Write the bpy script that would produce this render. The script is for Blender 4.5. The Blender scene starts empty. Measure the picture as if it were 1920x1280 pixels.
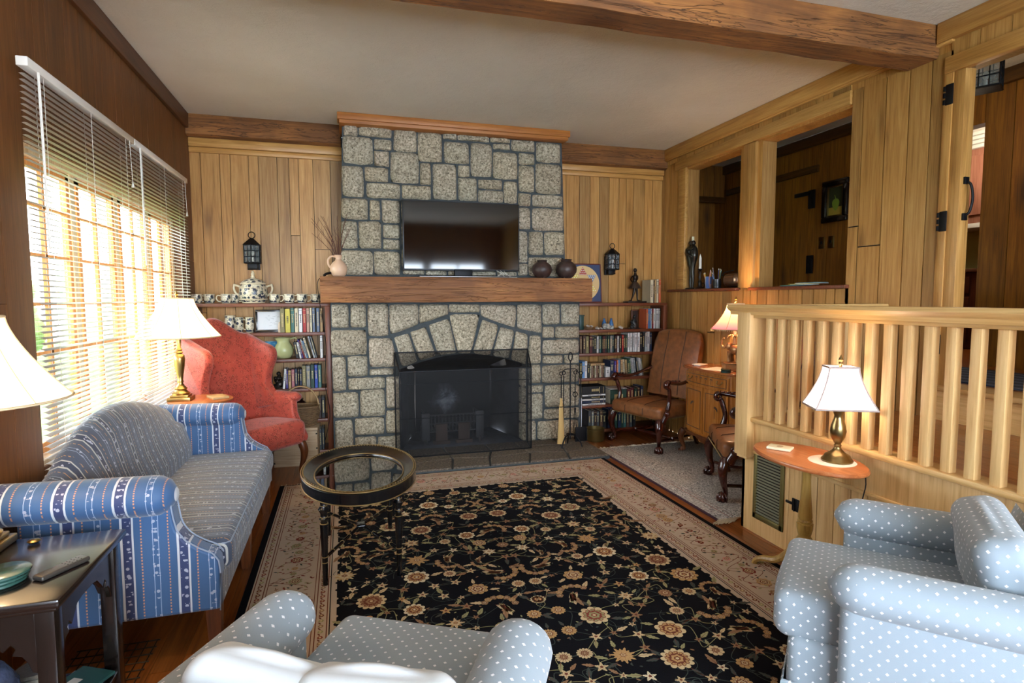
import bpy, bmesh, math, random
from mathutils import Matrix, Vector, noise
C = bpy.context.scene.collection
PI = math.pi
# ------------------------------------------------------------------ camera
S = bpy.context.scene
cam = bpy.data.cameras.new('camera'); co = bpy.data.objects.new('camera', cam); C.objects.link(co)
cam.sensor_width = 36.0; cam.lens = 1080/1920*36; cam.clip_start = .03; cam.clip_end = 200
_yaw, _pitch, _roll = .284, -.075, -.003
fw = Vector((math.sin(_yaw)*math.cos(_pitch), math.cos(_yaw)*math.cos(_pitch), math.sin(_pitch)))
rt = Vector((math.cos(_yaw), -math.sin(_yaw), 0)); up = rt.cross(fw)
r2 = rt*math.cos(_roll)+up*math.sin(_roll); u2 = -rt*math.sin(_roll)+up*math.cos(_roll)
mw = Matrix((r2, u2, -fw)).transposed().to_4x4(); mw.translation = (0, 0, 1.24)
co.matrix_world = mw
S.camera = co
# ------------------------------------------------------------------ world, daylight, exposure
S.view_settings.view_transform = 'Standard'; S.view_settings.look = 'None'; S.view_settings.gamma = 1
S.view_settings.use_curve_mapping = False
S.view_settings.exposure = 0.25
S.cycles.max_bounces = 7; S.cycles.diffuse_bounces = 4; S.cycles.glossy_bounces = 3; S.cycles.transmission_bounces = 4
S.cycles.transparent_max_bounces = 16; S.cycles.sample_clamp_indirect = 6; S.cycles.caustics_reflective = False; S.cycles.caustics_refractive = False
S.cycles.use_denoising = True
W = bpy.data.worlds.new('sky'); S.world = W; W.use_nodes = True
bg = W.node_tree.nodes['Background']; bg.inputs[0].default_value = (.84, .92, 1.0, 1); bg.inputs[1].default_value = 17.0
def area(name, loc, rot, sx, sy, power, col):
    l = bpy.data.lights.new(name, 'AREA'); l.shape = 'RECTANGLE'; l.size = sx; l.size_y = sy; l.energy = power; l.color = col
    o = bpy.data.objects.new(name, l); C.objects.link(o); o.location = loc; o.rotation_euler = rot; return o
def point(name, loc, power, col, r=.03):
    l = bpy.data.lights.new(name, 'POINT'); l.energy = power; l.color = col; l.shadow_soft_size = r
    o = bpy.data.objects.new(name, l); C.objects.link(o); o.location = loc; return o
# daylight through the big left window (sky above the garden) and through the windows behind the camera
dl = area('daylight_left', (-2.5, 3.4, 3.3), (0, 0, 0), 3.0, 2.4, 420, (.93, .97, 1.0))
dl.rotation_euler = Vector((1.45, 0, -1.9)).to_track_quat('-Z', 'Y').to_euler()
area('daylight_rear_window', (.95, -1.98, 1.32), (PI/2, 0, 0), 3.3, 1.15, 175, (.64, .80, 1.0))
sun = bpy.data.lights.new('sun', 'SUN'); sun.energy = 14.0; sun.angle = .02; sun.color = (1, .95, .86)
so = bpy.data.objects.new('sun', sun); C.objects.link(so); so.rotation_euler = Vector((-.25, -.75, -.6)).to_track_quat('-Z', 'Y').to_euler()

# ------------------------------------------------------------------ node helpers
def hx(s, k=1.0):
    s = s.lstrip('#'); o = []
    for i in (0, 2, 4):
        c = int(s[i:i+2], 16)/255; o.append(min(1, k*(c/12.92 if c <= .04045 else ((c+.055)/1.055)**2.4)))
    return (*o, 1)
class NT:
    def __init__(s, name):
        s.m = bpy.data.materials.new(name); s.m.use_nodes = True; s.t = s.m.node_tree; s.n = s.t.nodes; s.l = s.t.links
        s.b = s.n['Principled BSDF']; s.out = s.n['Material Output']
    def node(s, typ, ins=None, **kw):
        n = s.n.new(typ)
        for k, v in kw.items(): setattr(n, k, v)
        for k, v in (ins or {}).items(): s.put(n.inputs[k], v)
        return n
    def put(s, i, v):
        if isinstance(v, bpy.types.NodeSocket): s.l.new(v, i)
        else: i.default_value = v
    def math(s, op, a, b=0.0, c=None):
        n = s.n.new('ShaderNodeMath'); n.operation = op; s.put(n.inputs[0], a); s.put(n.inputs[1], b)
        if c is not None: s.put(n.inputs[2], c)
        return n.outputs[0]
    def coord(s, which='Object'): return s.n.new('ShaderNodeTexCoord').outputs[which]
    def sep(s, v): return s.node('ShaderNodeSeparateXYZ', {0: v}).outputs
    def comb(s, x, y, z): return s.node('ShaderNodeCombineXYZ', {0: x, 1: y, 2: z}).outputs[0]
    def vmul(s, v, k):
        n = s.n.new('ShaderNodeVectorMath'); n.operation = 'MULTIPLY'; s.put(n.inputs[0], v); n.inputs[1].default_value = k; return n.outputs[0]
    def vadd(s, v, w):
        n = s.n.new('ShaderNodeVectorMath'); n.operation = 'ADD'; s.put(n.inputs[0], v); s.put(n.inputs[1], w); return n.outputs[0]
    def noise(s, v, sc, det=3, rough=.55, dist=0):
        n = s.node('ShaderNodeTexNoise', {'Vector': v, 'Scale': sc, 'Detail': det, 'Roughness': rough, 'Distortion': dist}); return n.outputs[0]
    def voro(s, v, sc, feat='F1', rnd=1.0):
        n = s.node('ShaderNodeTexVoronoi', {'Vector': v, 'Scale': sc, 'Randomness': rnd}, feature=feat); return n.outputs
    def ramp(s, f, stops, const=False):
        n = s.n.new('ShaderNodeValToRGB'); r = n.color_ramp; r.interpolation = 'CONSTANT' if const else 'LINEAR'
        while len(r.elements) < len(stops): r.elements.new(.5)
        for e, (p, c) in zip(r.elements, stops): e.position = p
        for e, (p, c) in zip(r.elements, stops): e.color = c if len(c) == 4 else (*c, 1)
        s.put(n.inputs[0], f); return n.outputs[0]
    def mix(s, f, a, b, mode='MIX'):
        n = s.n.new('ShaderNodeMix'); n.data_type = 'RGBA'; n.blend_type = mode
        s.put(n.inputs[0], f); s.put(n.inputs[6], a); s.put(n.inputs[7], b); return n.outputs[2]
    def bump(s, h, st=.3, d=.01):
        n = s.node('ShaderNodeBump', {'Strength': st, 'Distance': d, 'Height': h}); s.l.new(n.outputs[0], s.b.inputs['Normal'])
    def island(s): return s.n.new('ShaderNodeNewGeometry').outputs['Random Per Island']
    def base(s, c, rough=.5, metal=0, spec=None, coat=0):
        s.put(s.b.inputs['Base Color'], c); s.put(s.b.inputs['Roughness'], rough); s.b.inputs['Metallic'].default_value = metal
        if spec is not None: s.b.inputs['Specular IOR Level'].default_value = spec
        if coat: s.b.inputs['Coat Weight'].default_value = coat; s.b.inputs['Coat Roughness'].default_value = .12
        return s.m
def plain(name, c, rough=.5, metal=0, bump=0, bs=60, vary=.0, coat=0, spec=None):
    n = NT(name); col = hx(c) if isinstance(c, str) else c; v = n.coord()
    if vary:
        f = n.noise(v, bs*.3, 4); d = (col[0]*(1-vary), col[1]*(1-vary), col[2]*(1-vary), 1); e = tuple(min(1, x*(1+vary)) for x in col[:3])+(1,)
        c2 = n.ramp(f, [(.3, d), (.7, e)])
    else:
        f = n.noise(v, 9, 3); c2 = n.mix(n.math('MULTIPLY', f, .12), col, tuple(x*.75 for x in col[:3])+(1,))
    if bump: n.bump(n.noise(v, bs, 4), bump, .004)
    return n.base(c2, rough, metal, spec, coat)
def wood(name, dark, mid, light, axis=2, rough=.45, vary=.35, knots=0, grain=1.0, coat=0, bump=.15, rot=0, crack=0):
    n = NT(name); v = n.coord(); isl = n.island()
    if rot:
        q = n.n.new('ShaderNodeVectorRotate'); q.rotation_type = 'Z_AXIS'; n.put(q.inputs['Vector'], v); q.inputs['Angle'].default_value = rot; v = q.outputs[0]
    off = n.comb(n.math('MULTIPLY', isl, 37.), n.math('MULTIPLY', isl, 91.), n.math('MULTIPLY', isl, 53.))
    v = n.vadd(v, off)
    k = [20*grain]*3; k[axis] = 1.1*grain; a = n.vmul(v, k)
    k = [130*grain]*3; k[axis] = 4*grain; b = n.vmul(v, k)
    f = n.noise(a, 1.3, 4, .6, 1.6); g = n.noise(b, 1.2, 3, .7)
    x = n.math('ADD', n.math('MULTIPLY', f, .62), n.math('MULTIPLY', g, .42))
    c = n.ramp(x, [(.30, hx(dark)), (.5, hx(mid)), (.70, hx(light))])
    if crack:
        k = [16]*3; k[axis] = .9; cr = n.noise(n.vmul(v, k), 1.0, 4, .6, 2.2); cl = n.ramp(cr, [(.485, (0, 0, 0, 1)), (.5, (1, 1, 1, 1)), (.515, (0, 0, 0, 1))])
        c = n.mix(n.math('MULTIPLY', cl, crack), c, hx('#2a1608')); pt = n.noise(v, 2.3, 4); c = n.mix(n.ramp(pt, [(.42, (.55, .55, .55, 1)), (.6, (0, 0, 0, 1))]), c, hx(dark)); x = n.math('SUBTRACT', x, n.math('MULTIPLY', cl, .6))
    if vary:
        tint = n.ramp(isl, [(0, (1-vary, 1-vary, 1-vary, 1)), (.5, (1, .96, .9, 1)), (1, (1-vary*.4, 1-vary*.55, 1-vary*.8, 1))])
        c = n.mix(1., c, tint, 'MULTIPLY')
    if knots:
        k = [4.5]*3; k[axis] = 1.6; kv = n.vadd(n.vmul(v, k), n.comb(n.math('MULTIPLY', f, .35), n.math('MULTIPLY', f, .3), 0.))
        d = n.voro(kv, 1.0)[0]
        kn = n.ramp(d, [(.04, (1, 1, 1, 1)), (.09+.05*knots, (.5, .5, .5, 1)), (.2+.05*knots, (0, 0, 0, 1))])
        c = n.mix(n.math('MULTIPLY', kn, .8*min(1, knots)), c, hx('#2e1708'))
    if bump: n.bump(x, bump, .004)
    return n.base(c, rough, 0, None, coat)
def emit(name, col, st):
    n = NT(name); e = n.node('ShaderNodeEmission', {0: col, 1: st}); n.l.new(e.outputs[0], n.out.inputs[0]); return n.m
def shade_mat(name, col, glow, st, pat=False, grad=None):
    n = NT(name); d = n.node('ShaderNodeBsdfDiffuse', {0: hx(col)}); t = n.node('ShaderNodeBsdfTranslucent', {0: hx(col)})
    mx = n.n.new('ShaderNodeMixShader'); mx.inputs[0].default_value = .55; n.l.new(d.outputs[0], mx.inputs[1]); n.l.new(t.outputs[0], mx.inputs[2])
    cc = hx(glow)
    if grad:
        z = n.sep(n.coord())[2]; cc = n.ramp(n.math('MULTIPLY', n.math('SUBTRACT', z, grad[0]), 1/(grad[1]-grad[0])), [(0, hx(grad[2])), (.5, hx(grad[3])), (1, hx(glow))])
        n.put(d.inputs[0], cc); n.put(t.inputs[0], cc)
    e = n.node('ShaderNodeEmission', {0: cc, 1: st}); ad = n.n.new('ShaderNodeAddShader')
    n.l.new(mx.outputs[0], ad.inputs[0]); n.l.new(e.outputs[0], ad.inputs[1]); n.l.new(ad.outputs[0], n.out.inputs[0]); return n.m
def see_through(name, col, alpha, gloss=.08, rough=.05):
    n = NT(name); t = n.n.new('ShaderNodeBsdfTransparent'); t.inputs[0].default_value = (1, 1, 1, 1)
    d = n.node('ShaderNodeBsdfDiffuse', {0: hx(col)}); g = n.node('ShaderNodeBsdfGlossy', {0: (1, 1, 1, 1), 1: rough})
    m1 = n.n.new('ShaderNodeMixShader'); m1.inputs[0].default_value = alpha; n.l.new(t.outputs[0], m1.inputs[1]); n.l.new(d.outputs[0], m1.inputs[2])
    m2 = n.n.new('ShaderNodeMixShader')
    lw = n.node('ShaderNodeFresnel', {0: 1.45}); n.l.new(n.math('MULTIPLY', lw.outputs[0], gloss*12), m2.inputs[0])
    n.l.new(m1.outputs[0], m2.inputs[1]); n.l.new(g.outputs[0], m2.inputs[2]); n.l.new(m2.outputs[0], n.out.inputs[0]); return n.m

# ------------------------------------------------------------------ mesh helpers
class MB:
    def __init__(s): s.v = []; s.f = []; s.mi = []; s.sm = []; s.M = Matrix.Identity(4)
    def add(s, vs, fs, mi=0, sm=False):
        o = len(s.v); M = s.M
        s.v += [tuple(M @ Vector(p)) for p in vs]
        for f in fs: s.f.append([o+i for i in f]); s.mi.append(mi); s.sm.append(sm)
        return s
    def box(s, x0, x1, y0, y1, z0, z1, mi=0):
        vs = [(x, y, z) for z in (z0, z1) for y in (y0, y1) for x in (x0, x1)]
        return s.add(vs, [(0, 2, 3, 1), (4, 5, 7, 6), (0, 1, 5, 4), (2, 6, 7, 3), (0, 4, 6, 2), (1, 3, 7, 5)], mi)
    def cbox(s, x0, x1, y0, y1, z0, z1, c=.004, mi=0):
        c = min(c, (x1-x0)*.4, (y1-y0)*.4, (z1-z0)*.4)
        return s.rbox(x0, x1, y0, y1, z0, z1, c, 1, mi, sm=False)
    def rbox(s, x0, x1, y0, y1, z0, z1, r, n=3, mi=0, sm=True, puff=(0, 0, 0), div=1):
        # rounded box: cube grid mapped to inner box + radius; puff bulges each face pair outwards
        hx_, hy, hz = (x1-x0)/2, (y1-y0)/2, (z1-z0)/2; cx, cy, cz = (x0+x1)/2, (y0+y1)/2, (z0+z1)/2
        r = min(r, hx_, hy, hz); H = (hx_-r, hy-r, hz-r); nn = n
        co_ = []
        for i in range(nn+1): co_.append((-1, -math.cos(PI/4*(1))+0, i/nn))
        # 1-D parameter list: corner zone, middle, corner zone
        P = [(-1, 1-i/nn) for i in range(nn)] + [(-1+2*i/div, 0) for i in range(div+1)] + [(1, (i+1)/nn) for i in range(nn)]
        N = len(P); idx = {}; V = []
        def pt(ix, iy, iz):
            k = (ix, iy, iz)
            if k in idx: return idx[k]
            b = []; d = []
            for a, i in enumerate((ix, iy, iz)):
                q, e = P[i]; b.append(q*H[a]); d.append((1 if q > 0 else -1)*math.tan(e*PI/4) if e else 0)
            for a, i in enumerate((ix, iy, iz)):
                if i == 0: d[a] = -1
                if i == N-1: d[a] = 1
            L = math.sqrt(sum(t*t for t in d)) or 1
            p = [b[a]+d[a]/L*r for a in range(3)]
            u = [max(0, 1-(b[a]/(H[a] or 1))**2) if H[a] > 1e-6 else 0 for a in range(3)]
            ax = [i in (0, N-1) for i in (ix, iy, iz)]
            w = (u[1]*u[2], u[0]*u[2], u[0]*u[1])
            for a in range(3):
                if puff[a] and d[a]: p[a] += (1 if d[a] > 0 else -1)*puff[a]*w[a]*abs(d[a]/L)
            idx[k] = len(V); V.append((cx+p[0], cy+p[1], cz+p[2])); return idx[k]
        F = []
        for a in range(3):
            for side in (0, N-1):
                for i in range(N-1):
                    for j in range(N-1):
                        q = []
                        for (di, dj) in ((0, 0), (1, 0), (1, 1), (0, 1)):
                            t = [0, 0, 0]; t[a] = side; t[(a+1) % 3] = i+di; t[(a+2) % 3] = j+dj; q.append(pt(*t))
                        if side == 0: q.reverse()
                        F.append(q)
        return s.add(V, F, mi, sm)
    def lathe(s, prof, c=(0, 0, 0), seg=24, mi=0, sx=1, sy=1, sm=True, a0=0, cap=True, sq=0):
        V = []; F = []
        for r, z in prof:
            for k in range(seg):
                t = a0+2*PI*k/seg; q = 1
                if sq: q = 1/max(abs(math.cos(2*PI*k/seg+sq)), abs(math.sin(2*PI*k/seg+sq)))
                V.append((c[0]+r*q*math.cos(t)*sx, c[1]+r*q*math.sin(t)*sy, c[2]+z))
        n = len(prof)
        for i in range(n-1):
            for k in range(seg): F.append((i*seg+k, i*seg+(k+1) % seg, (i+1)*seg+(k+1) % seg, (i+1)*seg+k))
        if cap:
            if prof[0][0] > 1e-5: F.append(tuple(range(seg))[::-1])
            if prof[-1][0] > 1e-5: F.append(tuple((n-1)*seg+k for k in range(seg)))
        return s.add(V, F, mi, sm)
    def tube(s, pts, rad, seg=8, mi=0, cap=True, sx=1, sy=1, sm=True, upv=(0, 0, 1), closed=False):
        pts = [Vector(p) for p in pts]; n = len(pts); R = rad if isinstance(rad, (list, tuple)) else [rad]*n
        V = []; F = []; U = Vector(upv)
        for i, p in enumerate(pts):
            if closed: t = pts[(i+1) % n]-pts[(i-1) % n]
            else: t = pts[min(i+1, n-1)]-pts[max(i-1, 0)]
            t.normalize(); a = U-t*U.dot(t)
            if a.length < 1e-3: a = Vector((1, 0, 0))-t*t.x
            if a.length < 1e-3: a = Vector((0, 1, 0))
            a.normalize(); b = t.cross(a)
            if i and not closed or i: U = a
            for k in range(seg):
                q = 2*PI*k/seg; V.append(p+a*(math.cos(q)*R[i]*sx)+b*(math.sin(q)*R[i]*sy))
        m = n if closed else n-1
        for i in range(m):
            for k in range(seg): F.append((i*seg+k, i*seg+(k+1) % seg, ((i+1) % n)*seg+(k+1) % seg, ((i+1) % n)*seg+k))
        if cap and not closed: F.append(tuple(range(seg))[::-1]); F.append(tuple((n-1)*seg+k for k in range(seg)))
        return s.add(V, F, mi, sm)
    def prism(s, poly, axis, a, b, mi=0, sm=False):
        def P(u, w, t): return {0: (t, u, w), 1: (u, t, w), 2: (u, w, t)}[axis]
        n = len(poly); V = [P(u, w, a) for u, w in poly]+[P(u, w, b) for u, w in poly]
        F = [tuple(range(n))[::-1], tuple(range(n, 2*n))]+[(i, (i+1) % n, n+(i+1) % n, n+i) for i in range(n)]
        return s.add(V, F, mi, sm)
    def loft(s, rings, mi=0, cap=True, sm=True, closed=True):
        n = len(rings[0]); V = [p for r in rings for p in r]; F = []
        for i in range(len(rings)-1):
            for k in range(n if closed else n-1): F.append((i*n+k, i*n+(k+1) % n, (i+1)*n+(k+1) % n, (i+1)*n+k))
        if cap and closed: F.append(tuple(range(n))[::-1]); F.append(tuple((len(rings)-1)*n+k for k in range(n)))
        return s.add(V, F, mi, sm)
    def ball(s, c, r, seg=12, mi=0, sz=1, sx=1, sy=1):
        n = max(4, seg//2); prof = [(r*math.sin(PI*i/n), -r*sz*math.cos(PI*i/n)) for i in range(n+1)]; prof[0] = (1e-5, prof[0][1]); prof[-1] = (1e-5, prof[-1][1])
        return s.lathe(prof, c, seg, mi, sx, sy)
    def torus(s, c, R, r, seg=20, m=8, mi=0, axis=2, sx=1, sy=1):
        pts = []
        for k in range(seg):
            t = 2*PI*k/seg; a, b = R*sx*math.cos(t), R*sy*math.sin(t)
            pts.append({2: (c[0]+a, c[1]+b, c[2]), 1: (c[0]+a, c[1], c[2]+b), 0: (c[0], c[1]+a, c[2]+b)}[axis])
        return s.tube(pts, r, m, mi, closed=True, upv={2: (0, 0, 1), 1: (0, 1, 0), 0: (1, 0, 0)}[axis])
    def build(s, name, mats, parent=None, loc=None, rot=None, bevel=0, subd=0, ang=40, weld=True, solid=0):
        me = bpy.data.meshes.new(name); me.from_pydata(s.v, [], s.f)
        if not isinstance(mats, (list, tuple)): mats = [mats]
        for m in mats: me.materials.append(m)
        me.polygons.foreach_set('material_index', s.mi); me.polygons.foreach_set('use_smooth', s.sm)
        bm = bmesh.new(); bm.from_mesh(me)
        if weld: bmesh.ops.remove_doubles(bm, verts=bm.verts, dist=2e-5)
        if not solid: bmesh.ops.recalc_face_normals(bm, faces=bm.faces)
        uv = bm.loops.layers.uv.new('UVMap')
        for f in bm.faces:
            nx, ny, nz = abs(f.normal.x), abs(f.normal.y), abs(f.normal.z)
            for l in f.loops:
                x, y, z = l.vert.co
                l[uv].uv = (x, y) if nz >= nx and nz >= ny else ((y, z) if nx >= ny else (x, z))
        bm.to_mesh(me); bm.free()
        me.set_sharp_from_angle(angle=math.radians(ang))
        o = bpy.data.objects.new(name, me); C.objects.link(o)
        if parent: o.parent = parent
        if loc: o.location = loc
        if rot: o.rotation_euler = rot
        if bevel:
            b = o.modifiers.new('bevel', 'BEVEL'); b.width = bevel; b.segments = 2; b.limit_method = 'ANGLE'; b.angle_limit = math.radians(50)
        if subd:
            b = o.modifiers.new('subd', 'SUBSURF'); b.levels = subd; b.render_levels = subd
        if solid:
            b = o.modifiers.new('solid', 'SOLIDIFY'); b.thickness = solid
        return o
def tag(o, label, cat, group=None):
    o['label'] = label; o['category'] = cat
    if group: o['group'] = group
    return o
def thing(name, label, cat, loc=(0, 0, 0), rz=0, group=None):
    o = bpy.data.objects.new(name, None); C.objects.link(o); o.location = loc; o.rotation_euler = (0, 0, rz); o.empty_display_size = .05
    return tag(o, label, cat, group)
def st(o): o['kind'] = 'structure'; return o
def face_dir(fx, fy): return math.atan2(-fx, fy)   # turns local +y to (fx, fy)
def smooth_path(pts, n=6):
    P = [Vector(p) for p in pts]; out = []
    for i in range(len(P)-1):
        a, b, c, d = P[max(i-1, 0)], P[i], P[i+1], P[min(i+2, len(P)-1)]
        for k in range(n):
            t = k/n; out.append(.5*((2*b)+(c-a)*t+(2*a-5*b+4*c-d)*t*t+(3*b-a-3*c+d)*t**3))
    out.append(P[-1]); return out
def interp(rs, m):
    n = len(rs)-1; o = []
    for i in range(m):
        t = i/(m-1)*n; k = min(int(t), n-1); o.append(rs[k]+(rs[k+1]-rs[k])*(t-k))
    return o
def dup(root, loc, rz, label=None, group=None, scale=None):
    r = root.copy(); C.objects.link(r); r.location = loc; r.rotation_euler = (0, 0, rz)
    if label: r['label'] = label
    if group: r['group'] = group
    if scale: r.scale = (scale,)*3
    for ch in list(root.children):
        c = ch.copy(); C.objects.link(c); c.parent = r
        for g in ch.children:
            d = g.copy(); C.objects.link(d); d.parent = c
    return r
# ------------------------------------------------------------------ materials of the house
M = {}
M['pine'] = wood('pine_boards', '#8c6230', '#bb8c4d', '#d4aa6a', 2, .42, .45, .6, 1)
M['pine_y'] = wood('pine_boards_along_y', '#92662f', '#bd8e4d', '#d3a866', 1, .42, .15, .1, 1)
M['pine_x'] = wood('pine_boards_along_x', '#92662f', '#bd8e4d', '#d3a866', 0, .42, .15, .1, 1)
M['left'] = wood('backlit_pine_left', '#48280c', '#693f17', '#7d4f22', 2, .5, .25, .2, 1)  # same pine as the other walls, backlit shade put into the colour
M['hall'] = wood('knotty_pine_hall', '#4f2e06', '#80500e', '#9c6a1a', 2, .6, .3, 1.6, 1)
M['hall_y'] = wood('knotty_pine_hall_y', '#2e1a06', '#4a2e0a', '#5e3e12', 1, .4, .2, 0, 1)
M['oak'] = wood('pale_oak', '#b98d4f', '#d9b379', '#e8c78f', 2, .45, .14, .05, .9)
M['oak_y'] = wood('pale_oak_y', '#b98d4f', '#d6ae70', '#e6c48a', 1, .4, .12, 0, .9)
M['oak_x'] = wood('pale_oak_x', '#b98d4f', '#d6ae70', '#e6c48a', 0, .4, .12, 0, .9)
M['beam_x'] = wood('hewn_beam', '#53331a', '#8c5a2b', '#aa733a', 0, .75, 0, .5, .8, 0, .9, crack=.9)
M['mantel'] = wood('mantel_beam', '#57341a', '#955f31', '#b8814b', 0, .65, 0, .12, .9, 0, .8, crack=.55)
M['floor'] = wood('floor_boards', '#522a10', '#8a4e22', '#a8642f', 1, .28, .35, 0, 1, .15)
M['platfloor'] = wood('platform_boards', '#6b3a17', '#9d6430', '#b67b42', 1, .3, .3, 0, 1, .1)
M['shelf'] = wood('bookcase_wood', '#4a2413', '#6f3a22', '#84492c', 0, .4, .2, 0, 1)
M['shelf_z'] = wood('bookcase_wood_z', '#4a2413', '#6f3a22', '#84492c', 2, .4, .2, 0, 1)
M['gap'] = plain('dark_gap', '#1d1208', .9)
M['mortar'] = plain('dark_mortar', '#41484b', .9, bump=.5, bs=90, vary=.25)
M['soot'] = plain('soot_black', '#24252c', .95, bump=.4, bs=40, vary=.4)
M['iron'] = plain('black_iron', '#15161a', .5, .6, bump=.1)
M['plaster'] = None
n = NT('ceiling_plaster'); v = n.coord(); a = n.noise(n.vmul(v, (1, 1, 1)), 18, 6, .7, .4); b = n.noise(v, 90, 3)
n.bump(n.math('ADD', a, n.math('MULTIPLY', b, .3)), .55, .012)
M['plaster'] = n.base(n.ramp(n.noise(v, 1.3, 4), [(.3, hx('#cfc8ba')), (.7, hx('#ddd7ca'))]), .9)
n = NT('granite'); v = n.coord(); isl = n.island(); v2 = n.vadd(v, n.comb(n.math('MULTIPLY', isl, 9.), 0., n.math('MULTIPLY', isl, 5.)))
s1 = n.noise(v2, 66, 4, .8); s2 = n.noise(v2, 30, 3); s3 = n.voro(v2, 130)[0]
c = n.ramp(s1, [(.36, hx('#3f3b34')), (.45, hx('#958d7c')), (.54, hx('#c2baa9')), (.68, hx('#e8e2d5'))])
t = n.ramp(isl, [(0, (.78, .74, .66, 1)), (.35, (1, .95, .84, 1)), (.7, (.88, .88, .82, 1)), (1, (1, .93, .86, 1))])
c = n.mix(1., c, t, 'MULTIPLY'); c = n.mix(n.ramp(s2, [(.4, (.35, .35, .35, 1)), (.6, (0, 0, 0, 1))]), c, hx('#8f8773'))
n.bump(n.math('ADD', n.math('MULTIPLY', s2, 1.2), s1), .8, .008); M['granite'] = n.base(c, .8)
n = NT('hearth_stone'); v = n.coord(); isl = n.island(); s1 = n.noise(v, 60, 5, .75)
c = n.ramp(s1, [(.35, hx('#2e2822')), (.55, hx('#63594c')), (.7, hx('#8b7f6e'))]); n.bump(s1, .7, .006); M['hearthstone'] = n.base(c, .75)
M['brass'] = plain('brass', '#b3955c', .28, 1)
M['antbrass'] = plain('antique_brass', '#8f7c52', .3, 1)
M['pane'] = see_through('window_glass', '#ffffff', .0, .06, .02)
M['lglass'] = see_through('seeded_lantern_glass', '#9aa7a8', .35, .1, .2)
M['white'] = plain('white_paint', '#e4e1d8', .4)
M['blackpaint'] = plain('black_lacquer', '#0d0d0f', .22, coat=.4)

def boards(mb, put, u0, u1, z0, z1, wmin=.07, wmax=.15, split=.35, gap=.003, rnd=None):
    """vertical boards between u0..u1; put(mb, ua, ub, za, zb) adds one board."""
    r = rnd or random; u = u0
    while u < u1-.02:
        w = min(r.uniform(wmin, wmax), u1-u)
        if u1-u-w < .035: w = u1-u
        cuts = [z0, z1]
        if z1-z0 > .8 and r.random() < split: cuts.insert(1, z0+(z1-z0)*r.uniform(.3, .75))
        for a, b in zip(cuts, cuts[1:]): put(mb, u+gap/2, u+w-gap/2, a+(gap/2 if a > z0 else 0), b-(gap/2 if b < z1 else 0))
        u += w
R = random.Random(7)
LW, RW, BW, CH = -1.08, 2.91, 4.90, 2.60
# floor --------------------------------------------------------------
mb = MB(); x = -1.2; mb.box(-1.2, RW, -1.9, 5.0, -.06, -.022, 1)
while x < RW:
    w = R.choice([.09, .11, .13]); y = -1.9+R.uniform(-1.5, 0)
    while y < 5.0:
        L = R.uniform(1.6, 3.0); a, b = max(y, -1.9), min(y+L, 5.0)
        if b-a > .01: mb.box(x+.001, min(x+w, RW)-.001, a+.0008, b-.0008, -.03, 0)
        y += L
    x += w
st(mb.build('floor', [M['floor'], M['gap']], weld=False))
# ceiling ------------------------------------------------------------
mb = MB(); mb.box(-1.2, RW+.12, -1.9, 5.0, CH, CH+.06); st(mb.build('ceiling', M['plaster']))
# back wall (either side of the chimney), moulding, tie beams ----------
def put_b(m, a, b, z0, z1): m.box(a, b, BW, BW+.02, z0, z1)
mb = MB()
for (a, b) in ((-1.14, .02), (1.78, RW)):
    mb.box(a, b, BW+.019, BW+.06, 0, CH, 1); boards(mb, put_b, a, b, 0, 2.36, .06, .135, .45, .004, R)
st(mb.build('wall_back', [M['pine'], M['gap']], weld=False))
for a, b in ((LW, .015), (1.775, RW)):
    mb = MB(); mb.cbox(a, b, BW-.02, BW+.01, 2.335, 2.375, .006); mb.cbox(a, b, BW-.035, BW+.01, 2.375, 2.44, .008); st(mb.build('trim_1', M['pine_x']))
for a, b, z in ((LW+.0, .01, 2.44), (1.78, RW, 2.425)):
    g = 26; rings = []
    for i in range(g+1):
        x = a+(b-a)*i/g; e = lambda q: .007*noise.noise(Vector((x*5, q*7, 3.1)))
        rings.append([(x, BW-.065+e(1), z+e(2)), (x, BW-.085+e(3), z+.012+e(4)), (x, BW-.085+e(5), 2.57+e(6)), (x, BW-.07, CH), (x, BW+.01, CH), (x, BW+.01, z)])
    mb = MB(); mb.loft(rings, sm=True); o = mb.build('tie_beam', M['beam_x'])
    tag(o, 'rough hewn timber beam along the top of the back wall, %s of the chimney' % ('left' if a < 0 else 'right'), 'beam', 'hewn beams on the back wall')
# left wall with window opening ---------------------------------------
def put_l(m, a, b, z0, z1): m.box(LW-.02, LW, a, b, z0, z1)
oy0, oy1, oz0, oz1 = 2.50, 4.53, .62, 1.82
mb = MB()
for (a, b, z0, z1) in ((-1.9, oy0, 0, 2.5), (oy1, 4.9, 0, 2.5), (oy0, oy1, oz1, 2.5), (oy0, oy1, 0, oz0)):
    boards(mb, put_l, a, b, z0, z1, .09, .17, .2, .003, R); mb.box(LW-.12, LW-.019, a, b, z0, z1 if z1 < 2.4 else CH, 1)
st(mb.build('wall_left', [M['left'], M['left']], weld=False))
mb = MB(); mb.cbox(LW-.02, LW+.022, -1.9, 4.9, 2.49, CH, .006); st(mb.build('trim_2', wood('backlit_trim_left', '#3a1e09', '#573012', '#6b401b', 1, .45, .1)))  # left wall trim, coloured dark to go with the backlit shade
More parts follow.
